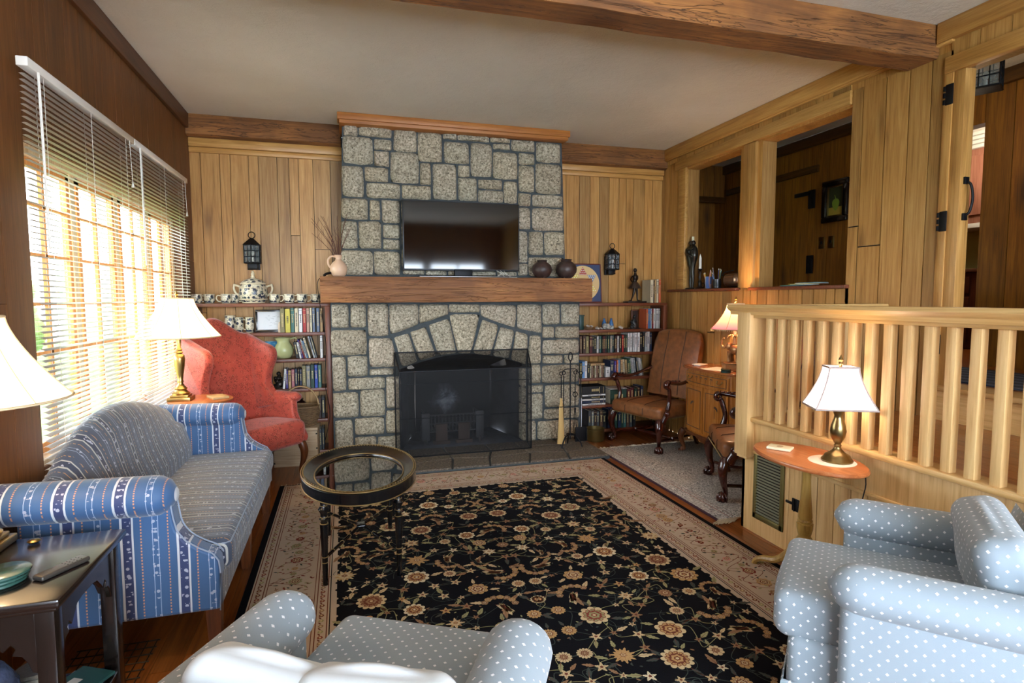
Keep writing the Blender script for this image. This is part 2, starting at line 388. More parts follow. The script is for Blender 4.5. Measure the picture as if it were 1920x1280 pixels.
# the window: frame, four casements with muntins, glass ----------------
wf = MB(); X0, X1 = LW-.085, LW-.04
wf.box(X0, X1, oy0, oy0+.04, oz0, oz1); wf.box(X0, X1, oy1-.04, oy1, oz0, oz1); wf.box(X0, X1, oy0, oy1, oz1-.04, oz1); wf.box(X0, X1+.03, oy0-.02, oy1+.02, oz0-.03, oz0+.02)
cw = (oy1-oy0)/4
for k in range(1, 4): wf.box(X0, X1-.01, oy0+k*cw-.022, oy0+k*cw+.022, oz0, oz1)
win = st(wf.build('window_1', wood('window_frame_wood', '#b3895a', '#d9bb94', '#e8d3b2', 2, .5, .1), bevel=.003))
for k in range(4):
    a, b = oy0+k*cw+.035, oy0+(k+1)*cw-.035; q = MB(); z0, z1 = oz0+.025, oz1-.045; xs = LW-.062
    for s_ in ((a, a+.028, z0, z1), (b-.028, b, z0, z1), (a, b, z0, z0+.04), (a, b, z1-.03, z1)): q.box(xs-.012, xs+.012, *s_)
    q.box(xs-.008, xs+.008, (a+b)/2-.007, (a+b)/2+.007, z0, z1)
    for zz in (1.607, 1.413, 1.223, 1.03, .84): q.box(xs-.008, xs+.008, a, b, zz-.007, zz+.007)
    sh = q.build('sash', wood('sash_wood', '#a5652a', '#d58c4a', '#e8a868', 2, .5, .1) if k == 0 else bpy.data.materials['sash_wood'], win)
    g = MB(); g.box(xs-.003, xs+.001, a+.03, b-.03, z0+.03, z1-.03); g.build('glass', M['pane'], sh)
# chimney: stones measured one by one ----------------------------------
UP=[[35,2532,130,2463],[145,2539,383,2468],[403,2532,571,2372],[587,2530,771,2308],[788,2528,887,2490],[905,2526,1153,2490],[1169,2523,1327,2494],[1346,2522,1537,2438],[1556,2518,1762,2360],[27,2456,238,2258],[256,2448,381,2372],[253,2358,359,2251],[375,2363,585,2134],[794,2470,985,2307],[1005,2473,1172,2216],[1190,2480,1326,2442],[1188,2416,1390,2208],[1406,2420,1534,2333],[14,2236,166,2013],[183,2237,351,2133],[601,2292,679,2130],[700,2292,883,2022],[902,2290,990,2208],[1406,2321,1534,2115],[1552,2348,1772,2106],[194,2120,439,2011],[458,2117,678,2014],[903,2196,1048,2018],[1068,2192,1256,2122],[1064,2106,1266,2015],[1281,2186,1385,2015],[1402,2096,1502,2000],[1524,2093,1784,1999],[8,1996,194,1843],[214,1989,284,1842],[304,1994,433,1824],[1398,1981,1500,1810],[1521,1984,1794,1804],[0,1823,112,1624],[128,1828,290,1627],[309,1807,430,1708],[308,1694,428,1622],[1398,1787,1474,1538],[1491,1788,1612,1601],[1631,1789,1801,1604],[-10,1604,223,1422],[238,1601,430,1424],[1398,1522,1471,1427],[1491,1578,1802,1422],[457,1463,616,1429],[637,1460,795,1424],[815,1458,973,1426],[992,1454,1203,1424],[1222,1454,1381,1426],[454,1997,673,1842],[690,2002,899,1815],[917,2004,1056,1845],[1075,1999,1231,1779],[1249,1998,1382,1832],[450,1825,671,1646],[687,1797,896,1481],[915,1827,1055,1656],[1074,1763,1382,1649],[448,1629,668,1478],[913,1639,1166,1472],[1184,1632,1381,1474]]
LO=[[-87,1194,34,1021],[52,1196,163,1023],[180,1195,331,952],[814,1191,1062,1130],[1606,1186,1757,1020],[1772,1186,1932,1018],[-94,998,164,810],[-88,794,5,538],[22,796,166,644],[184,692,362,647],[24,626,294,538],[308,624,423,380],[-92,518,90,326],[108,530,291,326],[-85,304,47,96],[66,312,284,180],[304,360,420,181],[236,156,416,63],[63,162,221,77],[1606,997,1703,908],[1721,996,1933,901],[1606,885,1934,768],[1606,752,1782,688],[1804,751,1934,683],[1602,669,1936,522],[1469,504,1607,448],[1629,497,1936,313],[1469,429,1602,220],[1620,294,1938,209],[1469,201,1540,30],[1561,192,1930,12],[1487,680,1584,525]]
PL=[[340,1194,567,1193,564,1037,348,957],[577,1193,799,1192,803,1113,575,1037],[814,1109,1066,1107,981,795,881,798],[1073,1190,1369,1188,1361,991,1080,1090],[1383,1188,1594,1187,1594,945,1383,988],[184,934,356,930,407,704,185,712],[643,1030,811,1080,867,795,719,789],[502,973,621,1014,703,783,568,748],[373,933,489,967,554,741,433,699],[1084,1066,1219,1014,1154,776,999,794],[1233,1007,1357,970,1310,743,1168,771],[1371,966,1477,936,1455,683,1325,736],[1487,926,1591,924,1587,692,1470,696]]
def stone(m, q, y0, seed, depth=.03, n=8):
    # q: four corners (x,z) top-left, top-right, bottom-right, bottom-left
    (ax, az), (bx, bz), (cx, cz), (dx, dz) = q; V = []; F = []
    w = math.hypot(bx-ax, bz-az); h = math.hypot(dx-ax, dz-az); ins = .0035
    for j in range(n+1):
        for i in range(n+1):
            u = -math.cos(PI*i/n)*.35+(2*i/n-1)*.65; v = -math.cos(PI*j/n)*.35+(2*j/n-1)*.65
            k = 1-.045*(abs(u*v))**4; U = (u*k*(1-ins*2/w)+1)/2; T = (v*k*(1-ins*2/h)+1)/2
            x = (ax*(1-U)+bx*U)*(1-T)+(dx*(1-U)+cx*U)*T; z = (az*(1-U)+bz*U)*(1-T)+(dz*(1-U)+cz*U)*T
            e = noise.noise(Vector((x*22, z*22, seed*3.3))); e2 = noise.noise(Vector((x*9, z*9, seed*1.7)))
            m_ = max(abs(u), abs(v)); edge = 1-max(0, (m_-.80)/.20)**2.6
            x += .005*e2*(m_**3); z += .005*e*(m_**3)
            V.append((x, y0-(depth*edge+.010*e*edge+.012*e2*edge), z))
    for j in range(n):
        for i in range(n): F.append((j*(n+1)+i, (j+1)*(n+1)+i, (j+1)*(n+1)+i+1, j*(n+1)+i+1))
    m.add(V, F, 0, True)
fire = thing('stone_fireplace', 'grey granite block fireplace and chimney breast with dark joints and an arched opening', 'fireplace', (.93, 4.58, 0))
inv = Matrix.Translation((-.93, -4.58, 0))
def fpart(m, name, mats, **k):
    m.v = [tuple(inv @ Vector(p)) for p in m.v]; return m.build(name, mats, fire, **k)
SX0, SX1 = .416, 1.458
mb = MB(); i = 0
for t in UP:
    x0, z0, x1, z1 = [c/1000 for c in t]
    if z1 < 1.41: z1 = 1.41
    i += 1; stone(mb, ((x0-.007, z0+.006), (x1+.007, z0+.006), (x1+.007, z1-.006), (x0-.007, z1-.006)), 4.60, i)
fpart(mb, 'upper_stones', M['granite'], weld=False, ang=80)
mb = MB()
for t in LO:
    x0, z0, x1, z1 = [c/1000 for c in t]; i += 1
    if x1 > SX0 and x0 < SX0+.03: x1 = SX0
    if z1 < .1: z1 = .035
    stone(mb, ((x0-.006, min(z0+.006, 1.205)), (x1+.006, min(z0+.006, 1.205)), (x1+.006, z1-.006), (x0-.006, z1-.006)), 4.58, i)
for t in PL:
    i += 1; q = [(t[k]/1000, t[k+1]/1000) for k in range(0, 8, 2)]; cx_, cz_ = sum(p[0] for p in q)/4, sum(p[1] for p in q)/4; q = [(cx_+(a-cx_)*1.055, min(1.205, cz_+(b-cz_)*1.04)) for a, b in q]; stone(mb, q, 4.58, i)
fpart(mb, 'lower_stones', M['granite'], weld=False, ang=80)
mb = MB(); r = [(.02, 1.2), (-.03, 1.2)]
mb.loft([[(-.022, 4.60, 1.19), (1.826, 4.60, 1.19), (1.826, 5.0, 1.19), (-.022, 5.0, 1.19)], [(.024, 4.60, 2.6), (1.776, 4.60, 2.6), (1.776, 5.0, 2.6), (.024, 5.0, 2.6)]], sm=False)
arch = [(SX0+(SX1-SX0)*k/12, .685+.105*math.sin(PI*k/12)) for k in range(13)]
mb.prism([(-.095, 0), (-.095, 1.21), (1.94, 1.21), (1.94, 0), (SX1, 0)]+arch[::-1]+[(SX0, 0)], 1, 4.58, 4.70)
mb.box(-.095, SX0, 4.70, 4.98, 0, 1.2); mb.box(SX1, 1.94, 4.70, 4.98, 0, 1.2); mb.box(-.095, 1.94, 4.70, 4.98, .80, 1.2)
fpart(mb, 'mortar_core', M['mortar'])
# firebox
mb = MB(); bx0, bx1, by, tp = .60, 1.30, 5.22, .62
mb.add([(SX0, 4.70, 0), (SX0, 4.70, .8), (bx0, by, tp), (bx0, by, 0)], [(0, 1, 2, 3)])
mb.add([(SX1, 4.70, 0), (SX1, 4.70, .8), (bx1, by, tp), (bx1, by, 0)], [(0, 1, 2, 3)])
mb.add([(bx0, by, 0), (bx0, by, tp), (bx1, by, tp), (bx1, by, 0)], [(0, 1, 2, 3)], 2)
mb.add([(SX0, 4.70, .8), (SX1, 4.70, .8), (bx1, by, tp), (bx0, by, tp)], [(0, 1, 2, 3)])
mb.add([(SX0, 4.58, .028), (SX1, 4.58, .028), (bx1, by, .028), (bx0, by, .028)], [(0, 1, 2, 3)], 1)
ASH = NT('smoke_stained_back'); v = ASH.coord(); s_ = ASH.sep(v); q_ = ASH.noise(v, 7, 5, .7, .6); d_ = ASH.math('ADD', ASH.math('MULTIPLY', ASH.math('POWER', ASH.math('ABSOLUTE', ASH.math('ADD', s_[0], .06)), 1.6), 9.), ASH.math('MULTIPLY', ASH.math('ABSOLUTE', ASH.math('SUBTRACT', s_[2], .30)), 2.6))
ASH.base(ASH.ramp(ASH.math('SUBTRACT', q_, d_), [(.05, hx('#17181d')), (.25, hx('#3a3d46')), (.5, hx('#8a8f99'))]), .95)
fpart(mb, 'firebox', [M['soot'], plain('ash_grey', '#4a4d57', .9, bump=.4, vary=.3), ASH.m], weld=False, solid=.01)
mb = MB(); zz = .03
for hgt in (.15, .17, .14, .17):
    mb.rbox(SX1-.03, SX1+.02, 4.585, 4.70, zz+.005, zz+hgt-.005, .012, 2); zz += hgt
fpart(mb, 'jamb_stones', M['granite'])
# crown board and mantel
mb = MB(); mb.cbox(.0, 1.80, 4.50, 4.62, 2.525, 2.60, .006); mb.cbox(-.012, 1.812, 4.485, 4.62, 2.55, 2.60, .006)
mb.cbox(.0, .03, 4.6, 4.9, 2.525, 2.6); mb.cbox(1.77, 1.80, 4.6, 4.9, 2.525, 2.6)
fpart(mb, 'crown_board', wood('crown_board_wood', '#7a4719', '#a5672c', '#bb7e3e', 0, .5, .1))
rings = []
for k in range(41):
    x = -.157+2.113*k/40; e = lambda q, s_=.004: s_*noise.noise(Vector((x*6, q*5, .7)))
    rings.append([(x, 4.36+e(1), 1.212+e(2)), (x, 4.352+e(3), 1.24), (x, 4.353+e(4), 1.37), (x, 4.362+e(5), 1.400+e(6, .003)), (x, 4.60, 1.402), (x, 4.60, 1.21)])
mb = MB(); mb.loft(rings, sm=True)
fpart(mb, 'mantel_beam', M['mantel'], ang=30)
# hearth slabs
mb = MB(); mb.box(.12, 1.95, 3.99, 4.60, .001, .022, 1)
def slab(P, sd):
    c = (sum(p[0] for p in P)/len(P), sum(p[1] for p in P)/len(P)); top = []; low = []
    for p in P:
        d = Vector((p[0]-c[0], p[1]-c[1])); L = d.length
        a = d*(1-.014/L); b = d*(1-.006/L); top.append((c[0]+a.x, c[1]+a.y, .034)); low.append((c[0]+b.x, c[1]+b.y, .02))
    nn = len(P); mb.add(low+top, [(i, (i+1) % nn, nn+(i+1) % nn, nn+i) for i in range(nn)]+[tuple(range(nn, 2*nn))])
A = [(.12, 3.99), (.42, 3.99), (.72, 3.99), (1.0, 3.99), (1.3, 3.99), (1.62, 3.99), (1.95, 3.99)]
B = [(.12, 4.2), (.4, 4.17), (.77, 4.24), (1.04, 4.18), (1.38, 4.23), (1.66, 4.16), (1.95, 4.2)]
D = [(.12, 4.42), (.46, 4.38), (.75, 4.43), (1.1, 4.37), (1.35, 4.43), (1.7, 4.4), (1.95, 4.42)]
E_ = [(p[0], 4.585) for p in D]
for k in range(6):
    slab([A[k], A[k+1], B[k+1], B[k]], k); slab([B[k], B[k+1], D[k+1], D[k]], k+9); slab([D[k], D[k+1], E_[k+1], E_[k]], k+20)
fpart(mb, 'hearth', [M['hearthstone'], M['mortar']], weld=False)
# ceiling beam across the room
rings = []
for k in range(61):
    x = LW+.0+(RW-.0-LW)*k/60; e = lambda q, s_=.006: s_*noise.noise(Vector((x*4, q*7, 9.7)))
    rings.append([(x, 2.285+e(1), 2.437+e(2)), (x, 2.278+e(3), 2.455), (x, 2.278+e(4), 2.6), (x, 2.47, 2.6), (x, 2.46+e(5), 2.45), (x, 2.445+e(6), 2.437+e(7))])
mb = MB(); mb.loft(rings); o = mb.build('ceiling_beam', M['beam_x'], ang=30)
tag(o, 'big hewn timber beam crossing the ceiling at the top right of the picture', 'beam')

# right wall -----------------------------------------------------------
def put_r(m, a, b, z0, z1): m.box(RW, RW+.02, a, b, z0, z1)
mb = MB(); T = .13
for (a, b, z0, z1) in ((2.76, 4.92, 0, 1.30), (2.2, 2.79, 0, 2.45), (4.50, 4.92, 1.30, 2.45)):
    boards(mb, put_r, a, b, z0, z1, .06, .15, .5, .007, R); mb.box(RW+.02, RW+T, a, b, z0, z1, 0); mb.box(RW+.008, RW+.018, a+.004, b-.004, z0+.002, z1-.002, 1)
mb.box(RW+.01, RW+T, 3.555, 3.79, 1.30, 2.36); mb.cbox(RW-.012, RW+.03, 3.60, 3.74, 1.31, 2.37, .004)
mb.box(RW+.01, RW+T, 2.2, 4.92, 2.36, 2.60); mb.box(RW+.01, RW+T, -1.9, 2.2, 2.36, 2.60)
for k in range(16):   # short header blocks above the openings
    a = 2.80+k*.132; mb.box(RW+.0, RW+.011, a+.002, a+.130, 2.455, 2.50)
for k in range(9):
    a = 1.0+k*.135; mb.box(RW+.0, RW+.011, a+.002, a+.133, 2.42, 2.50)
for (a, b, z0, z1) in ((-1.9, 1.05, 0, 2.45),): boards(mb, put_r, a, b, z0, z1, .07, .15, .5, .004, R); mb.box(RW+.02, RW+T, a, b, z0, z1)
st(mb.build('wall_right', [M['pine'], M['gap']], weld=False))
mb = MB()
mb.cbox(RW-.018, RW+.02, 2.79, 4.66, 2.375, 2.455, .004); mb.cbox(RW-.012, RW+.02, 4.50, 4.60, 1.31, 2.375, .003)
mb.cbox(RW-.02, RW+.02, 1.0, 2.23, 2.34, 2.42, .004)
mb.cbox(RW-.03, RW+.02, 2.47, 4.84, 2.50, 2.60, .006); mb.cbox(RW-.03, RW+.02, -1.9, 2.272, 2.50, 2.60, .006)
mb.cbox(RW-.02, RW+.02, 2.2, 4.84, 2.49, 2.505, .003)
mb.cbox(RW+.015, RW+.10, 2.79, 4.5, 2.365, 2.378, .002)
st(mb.build('trim_3', M['pine_y']))
mb = MB(); mb.cbox(RW-.035, RW+T+.01, 3.76, 4.73, 1.292, 1.315, .005); mb.cbox(RW-.035, RW+T+.01, 2.76, 3.62, 1.292, 1.315, .005)
st(mb.build('trim_4', M['shelf']))
# doorway: narrow open door leaf with hinges and pull
dr = MB(); dr.cbox(RW-.005, RW+.065, 2.135, 2.2, .79, 2.345, .004); dr.cbox(RW-.012, RW+.0, 2.19, 2.235, .79, 2.345, .004)
door = st(dr.build('door_1', M['pine']))
def ironp(m, name, parent, **k): return m.build(name, M['iron'], parent, **k)
for z in (2.237, 1.618, 1.0):
    h_ = MB(); h_.cbox(RW-.016, RW-.010, 2.185, 2.222, z-.05, z+.05, .002); [h_.cbox(RW-.018, RW-.008, 2.222, 2.234, z+q, z+q+.024, .002) for q in (-.045, -.012, .021)]; ironp(h_, 'hinge', door)
h_ = MB(); h_.tube(smooth_path([(RW+.03, 2.13, 1.80), (RW+.036, 2.112, 1.785), (RW+.042, 2.104, 1.72), (RW+.036, 2.112, 1.655), (RW+.03, 2.13, 1.64)]), [.006]*25, 8)
h_.cbox(RW+.016, RW+.046, 2.126, 2.138, 1.79, 1.825, .003); h_.cbox(RW+.016, RW+.046, 2.126, 2.138, 1.615, 1.65, .003); ironp(h_, 'door_pull', door)
# rear wall with three windows behind the camera
mb = MB(); yb = -1.80
for (a, b, z0, z1) in ((-1.2, -.7, 0, CH), (2.6, RW+.1, 0, CH), (-.7, 2.6, 0, .75), (-.7, 2.6, 1.9, CH), (.35, .45, .75, 1.9), (1.45, 1.55, .75, 1.9)): mb.box(a, b, yb-.1, yb, z0, z1)
st(mb.build('wall_rear', M['pine']))
mb = MB()
for a, b in ((-.7, .35), (.45, 1.45), (1.55, 2.6)):
    for x in (a, (a+b)/2-.01, b-.03): mb.box(x, x+.03, yb-.07, yb-.03, .75, 1.9)
    for z in (.75, 1.35, 1.87): mb.box(a, b, yb-.07, yb-.03, z, z+.03)
st(mb.build('window_2', M['white']))
# hall beyond the right wall --------------------------------------------
HX = 4.0
mb = MB(); mb.box(RW+T, 6.6, -1.9, 6.3, .70, .79); st(mb.build('floor_hall', M['floor']))
mb = MB(); mb.box(RW+T, 6.6, -1.9, 6.3, 2.65, 2.7); st(mb.build('ceiling_hall', M['plaster']))
mb = MB()
def put_h(m, a, b, z0, z1): m.box(HX, HX+.02, a, b, z0, z1)
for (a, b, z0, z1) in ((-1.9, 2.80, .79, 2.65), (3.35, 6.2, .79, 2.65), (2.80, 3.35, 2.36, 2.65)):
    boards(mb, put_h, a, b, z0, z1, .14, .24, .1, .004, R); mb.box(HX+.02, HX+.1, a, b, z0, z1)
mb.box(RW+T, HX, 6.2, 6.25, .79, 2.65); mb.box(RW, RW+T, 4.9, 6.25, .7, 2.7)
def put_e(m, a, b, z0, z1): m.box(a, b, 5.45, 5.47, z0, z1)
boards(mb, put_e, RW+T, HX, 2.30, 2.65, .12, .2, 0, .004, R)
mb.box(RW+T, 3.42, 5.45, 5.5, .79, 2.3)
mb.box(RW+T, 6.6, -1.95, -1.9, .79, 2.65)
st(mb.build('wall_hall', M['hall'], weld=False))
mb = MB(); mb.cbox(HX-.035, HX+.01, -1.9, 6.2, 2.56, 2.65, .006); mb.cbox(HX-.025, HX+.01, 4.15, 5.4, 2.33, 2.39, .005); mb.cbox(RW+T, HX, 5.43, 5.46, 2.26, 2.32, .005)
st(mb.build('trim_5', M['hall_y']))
mb = MB(); boards(mb, lambda m, a, b, z0, z1: m.box(HX-.012, HX+.001, a, b, z0, z1), 4.24, 5.2, .79, 2.32, .13, .2, 0, .004, R)
d2 = st(mb.build('door_2', M['hall'], weld=False))
for z in (2.12, 1.55):
    h_ = MB(); h_.cbox(HX-.03, HX-.012, 4.17, 4.21, z-.10, z+.06, .002); h_.cbox(HX-.03, HX-.012, 4.21, 4.235, z-.10, z+.06, .002); h_.cbox(HX-.03, HX-.012, 4.21, 4.40, z+.02, z+.055, .002) if z > 2 else None; ironp(h_, 'hinge', d2)
# kitchen seen through the gap
mb = MB(); mb.box(5.6, 5.65, 1.5, 6.2, .79, 2.65); mb.box(HX, 5.65, 1.5, 1.55, .79, 2.65); mb.box(HX, 5.65, 6.15, 6.2, .79, 2.65)
st(mb.build('wall_kitchen', plain('kitchen_wall', '#c98a3d', .6)))
# ------------------------------------------------------------------ raised platform with balustrade
PX, PY, PZ = 2.055, 2.60, .615
mb = MB()
x = 2.09
while x < RW: mb.box(x+.0008, min(x+.1, RW)-.0008, -1.9, PY-.01, PZ-.025, PZ); x += .1
mb.box(2.09, RW, -1.9, PY-.02, PZ-.1, PZ-.022, 1)
st(mb.build('floor_platform', [M['platfloor'], M['gap']], weld=False))
mb = MB()
def put_p(m, a, b, z0, z1): m.box(PX, PX+.02, a, b, z0, z1)
boards(mb, put_p, -1.9, 2.25, 0, .44, .08, .10, 0, .004, R); mb.box(PX+.02, PX+.05, -1.9, PY-.01, 0, .6); mb.box(PX+.010, PX+.016, -1.9, 2.24, .002, .43, 1)
mb.box(PX, PX+.02, 2.25, PY-.01, 0, .44); mb.box(PX, RW, PY-.03, PY-.01, 0, .59)
mb.cbox(PX-.005, PX+.05, -1.9, PY-.01, .44, .592, .004)
st(mb.build('wall_platform', [M['oak'], M['gap']], weld=False))
mb = MB(); mb.cbox(PX-.03, PX+.075, -1.9, PY+.01, .592, .618, .008); mb.cbox(PX-.012, PX+.01, -1.9, PY, .425, .443, .004); mb.cbox(PX+.06, RW, PY-.07, PY+.015, .592, .618, .008)
st(mb.build('trim_6', M['oak_y']))
mb = MB(); mb.box(RW-.012, RW+.14, -1.9, 2.2, PZ, .765); mb.cbox(RW-.04, RW+.14, -1.9, 2.21, .765, .792, .006)
st(mb.build('trim_7', M['oak_y']))
bal = thing('balustrade', 'pale oak balustrade with square balusters and a wide moulded handrail on the raised platform', 'railing', (PX, PY, 0))
def bp(m): m.M = Matrix.Translation((-PX, -PY, 0)); return m
bp(mb := MB()).cbox(PX-.05, PX+.05, 2.50, 2.60, .405, 1.165, .006); mb.cbox(PX-.04, PX+.04, 2.51, 2.59, .39, .41, .004); mb.build('newel_post', M['oak'], bal)
def rail_prof(c): return [(c-.045, 1.150), (c+.045, 1.150), (c+.05, 1.168), (c+.064, 1.176), (c+.072, 1.188), (c+.066, 1.203), (c-.066, 1.203), (c-.072, 1.188), (c-.064, 1.176), (c-.05, 1.168)]
bp(mb := MB()).prism([(p[0], p[1]) for p in rail_prof(PX)], 1, -1.9, 2.66); mb.cbox(PX-.03, PX+.03, -1.9, 2.5, 1.135, 1.152, .003); mb.build('handrail', M['oak_y'], bal)
bp(mb := MB()).prism([(p[0], p[1]-.001) for p in rail_prof(2.56)], 0, PX+.06, RW-.002); mb.cbox(PX+.05, RW-.002, 2.535, 2.585, 1.134, 1.15, .003); mb.build('handrail', M['oak_x'], bal)
k = 0
while 2.406-.0825*k > .2:
    y = 2.406-.0825*k; bp(mb := MB()).cbox(PX-.017, PX+.017, y-.017, y+.017, .618, 1.14, .0015); mb.build('baluster', M['oak'], bal); k += 1
for k in range(9):
    x = 2.19+.0825*k; bp(mb := MB()).cbox(x-.019, x+.019, 2.541, 2.579, .618, 1.14, .003); mb.build('baluster', M['oak'], bal)
# vent grille and latches on the platform face
g = thing('vent_grille', 'brass framed louvred vent grille set low in the oak platform face', 'vent', (PX, 2.385, .27))
mb = MB(); hy, hz = .108, .185
for a, b, c, d in ((-hy, -hy+.025, -hz, hz), (hy-.025, hy, -hz, hz), (-hy, hy, -hz, -hz+.03), (-hy, hy, hz-.03, hz)): mb.cbox(-.009, 0, a, b, c, d, .003)
mb.build('frame', plain('bronze_green', '#80784a', .4, .7), g)
mb = MB(); mb.box(-.001, -.0003, -hy+.02, hy-.02, -hz+.02, hz-.02, 1)
for k in range(21):
    z = -hz+.035+k*.0152; mb.add([(-.009, -hy+.022, z), (-.009, hy-.022, z), (-.004, hy-.022, z+.006), (-.004, -hy+.022, z+.006), (-.009, -hy+.022, z-.0015), (-.009, hy-.022, z-.0015)], [(0, 1, 2, 3), (4, 5, 1, 0)])
mb.build('louvres', [plain('louvre_grey', '#6c6b54', .5, .3), M['gap']], g)
def hinge_h(name, label, y, z, cat='hinge'):
    mb = MB(); mb.cbox(-.008, 0, -.012, .010, -.03, .03, .002); mb.cbox(-.008, 0, .014, .03, -.03, .03, .002); mb.tube([(-.01, .012, -.03), (-.01, .012, .03)], .004, 6)
    mb.cbox(-.010, 0, .03, .07, -.004, .008, .002)
    o = mb.build(name, M['iron'], None, loc=(PX, y, z)); tag(o, label, cat)
hinge_h('cabinet_latch', 'black iron latch on the platform cupboard beside the vent grille', 2.19, .25, 'latch')
hinge_h('strap_hinge', 'black iron strap hinge on the platform cupboard behind the pale blue armchair', 1.62, .345)

# ------------------------------------------------------------------ fabrics
def stripe_mat(name, ax, per=.165, bl='#36548a', nv='#34507c', wt='#c6cbd3', og='#c08a6e', dk='#2b3a66'):
    n = NT(name); s = n.sep(n.coord()); a = s[ax]; b = n.math('ADD', s[1-ax], s[2])
    wob = n.math('MULTIPLY', n.noise(n.coord(), 4, 2), .006)
    t = n.math('FRACT', n.math('MULTIPLY', n.math('ADD', a, wob), 1/per))
    N_, Wt, Or, Bl, Dk = hx(nv), hx(wt), hx(og), hx(bl), hx(dk)
    c = n.ramp(t, [(0, Wt), (.04, Dk), (.2, Wt), (.235, Bl), (.355, Or), (.38, Bl), (.57, hx('#9fb2cf')), (.58, Bl), (.67, hx('#9fb2cf')), (.68, Bl), (.84, Or), (.865, Bl)], True)
    # dots along the orange lines, small flowers in the dark band and along the vines
    dots = n.math('GREATER_THAN', n.math('FRACT', n.math('MULTIPLY', b, 95.)), .42)
    isor = n.ramp(t, [(0, (0,)*3+(1,)), (.355, (1,)*3+(1,)), (.38, (0,)*3+(1,)), (.84, (1,)*3+(1,)), (.865, (0,)*3+(1,))], True)
    c = n.mix(n.math('MULTIPLY', isor, n.math('SUBTRACT', 1., dots)), c, N_)
    fl = n.voro(n.vmul(n.coord(), (1, 1, 1)), 75)[0]; f1 = n.math('LESS_THAN', fl, .42)
    band = n.ramp(t, [(0, (0,)*3+(1,)), (.055, (1,)*3+(1,)), (.185, (0,)*3+(1,)), (.56, (.9,)*3+(1,)), (.69, (0,)*3+(1,))], True)
    f2 = n.math('GREATER_THAN', n.math('SINE', n.math('MULTIPLY', b, 210.)), -.1)
    c = n.mix(n.math('MULTIPLY', n.math('MULTIPLY', f1, band), f2), c, hx('#aab0c4'))
    n.bump(n.noise(n.coord(), 400, 2), .15, .001)
    n.b.inputs['Sheen Weight'].default_value = .3
    return n.base(c, .6)
FX, FY = stripe_mat('striped_damask_across', 0, bl='#355a86', nv='#33537c'), stripe_mat('striped_damask_along', 1, .135, '#3b485d', '#394558', '#aeb0ad', '#a9825f', '#29344c')
def dot_mat(name, col, dot):
    n = NT(name); uv = n.coord('UV'); s = n.sep(uv); k = 1/.036
    def lat(o):
        u = n.math('SUBTRACT', n.math('FRACT', n.math('ADD', n.math('MULTIPLY', s[0], k), o)), .5); v = n.math('SUBTRACT', n.math('FRACT', n.math('ADD', n.math('MULTIPLY', s[1], k), o)), .5)
        return n.math('LESS_THAN', n.math('ADD', n.math('ABSOLUTE', u), n.math('ABSOLUTE', v)), .115)
    c = n.mix(n.math('MAXIMUM', lat(0.), lat(.5)), hx(col), hx(dot))
    f = n.noise(n.coord(), 7, 3); n.bump(n.math('ADD', f, n.math('MULTIPLY', n.noise(n.coord(), 500, 1), .1)), .25, .012)
    n.b.inputs['Sheen Weight'].default_value = .2
    return n.base(c, .75)
DOT = dot_mat('pale_blue_dotted_cotton', '#909ea8', '#eef1f3')
n = NT('coral_damask'); v = n.coord(); q = n.voro(n.vmul(v, (1, 1, 1)), 26)
loc = n.voro(v, 120)[0]; m1 = n.math('LESS_THAN', q[0], .52); m2 = n.math('LESS_THAN', loc, .43)
m3 = n.math('GREATER_THAN', n.noise(v, 14, 2), .5)
c = n.mix(n.math('MULTIPLY', n.math('MULTIPLY', m1, m2), 1.), hx('#ae4636'), hx('#77281b'))
q2 = n.voro(n.vadd(v, (.7, .3, .9)), 130)[0]; c = n.mix(n.math('MULTIPLY', n.math('MULTIPLY', n.math('LESS_THAN', q2, .26), m3), .55), c, hx('#d98a68'))
n.bump(n.noise(v, 300, 2), .12, .001); n.b.inputs['Sheen Weight'].default_value = .25
CORAL = n.base(c, .6)
LEATHER = plain('brown_leather', '#80502b', .42, bump=.25, bs=70, vary=.3, coat=.08)
MAHOG = plain('carved_mahogany', '#3a140b', .22, vary=.35, bs=50, coat=.5)
LEGW = wood('walnut_leg', '#3a1d0d', '#5d3218', '#774522', 2, .35, .1)
PIPE = plain('pale_piping', '#8f9cb0', .6)

# ------------------------------------------------------------------ camelback sofa
sofa = thing('camelback_sofa', 'blue striped camelback sofa with rolled arms below the window', 'sofa', (-.72, 2.86, 0))
def sp(): m = MB(); m.M = Matrix.Translation((.72, -2.86, 0)); return m
mb = sp(); mb.rbox(-1.0, -.428, 2.135, 3.585, .168, .30, .02, 3, puff=(.0, 0, 0)); mb.build('seat_rail', FY, sofa)
mb = sp(); mb.rbox(-.93, -.405, 2.205, 3.52, .265, .385, .04, 4, puff=(.008, 0, .018), div=8); mb.build('seat_cushion', FY, sofa)
mb = sp()
for y0, y1 in ((2.21, 3.515),): mb.tube([(-.93, y0+.01, .368), (-.425, y0+.006, .368), (-.412, y0+.02, .368), (-.412, y1-.02, .368), (-.425, y1-.006, .368), (-.93, y1-.01, .368)], .003, 6)
mb.build('piping', PIPE, sofa)
rings = []; ZT = [.60, .645, .71, .765, .79, .795, .785, .765, .74, .705, .665, .62]
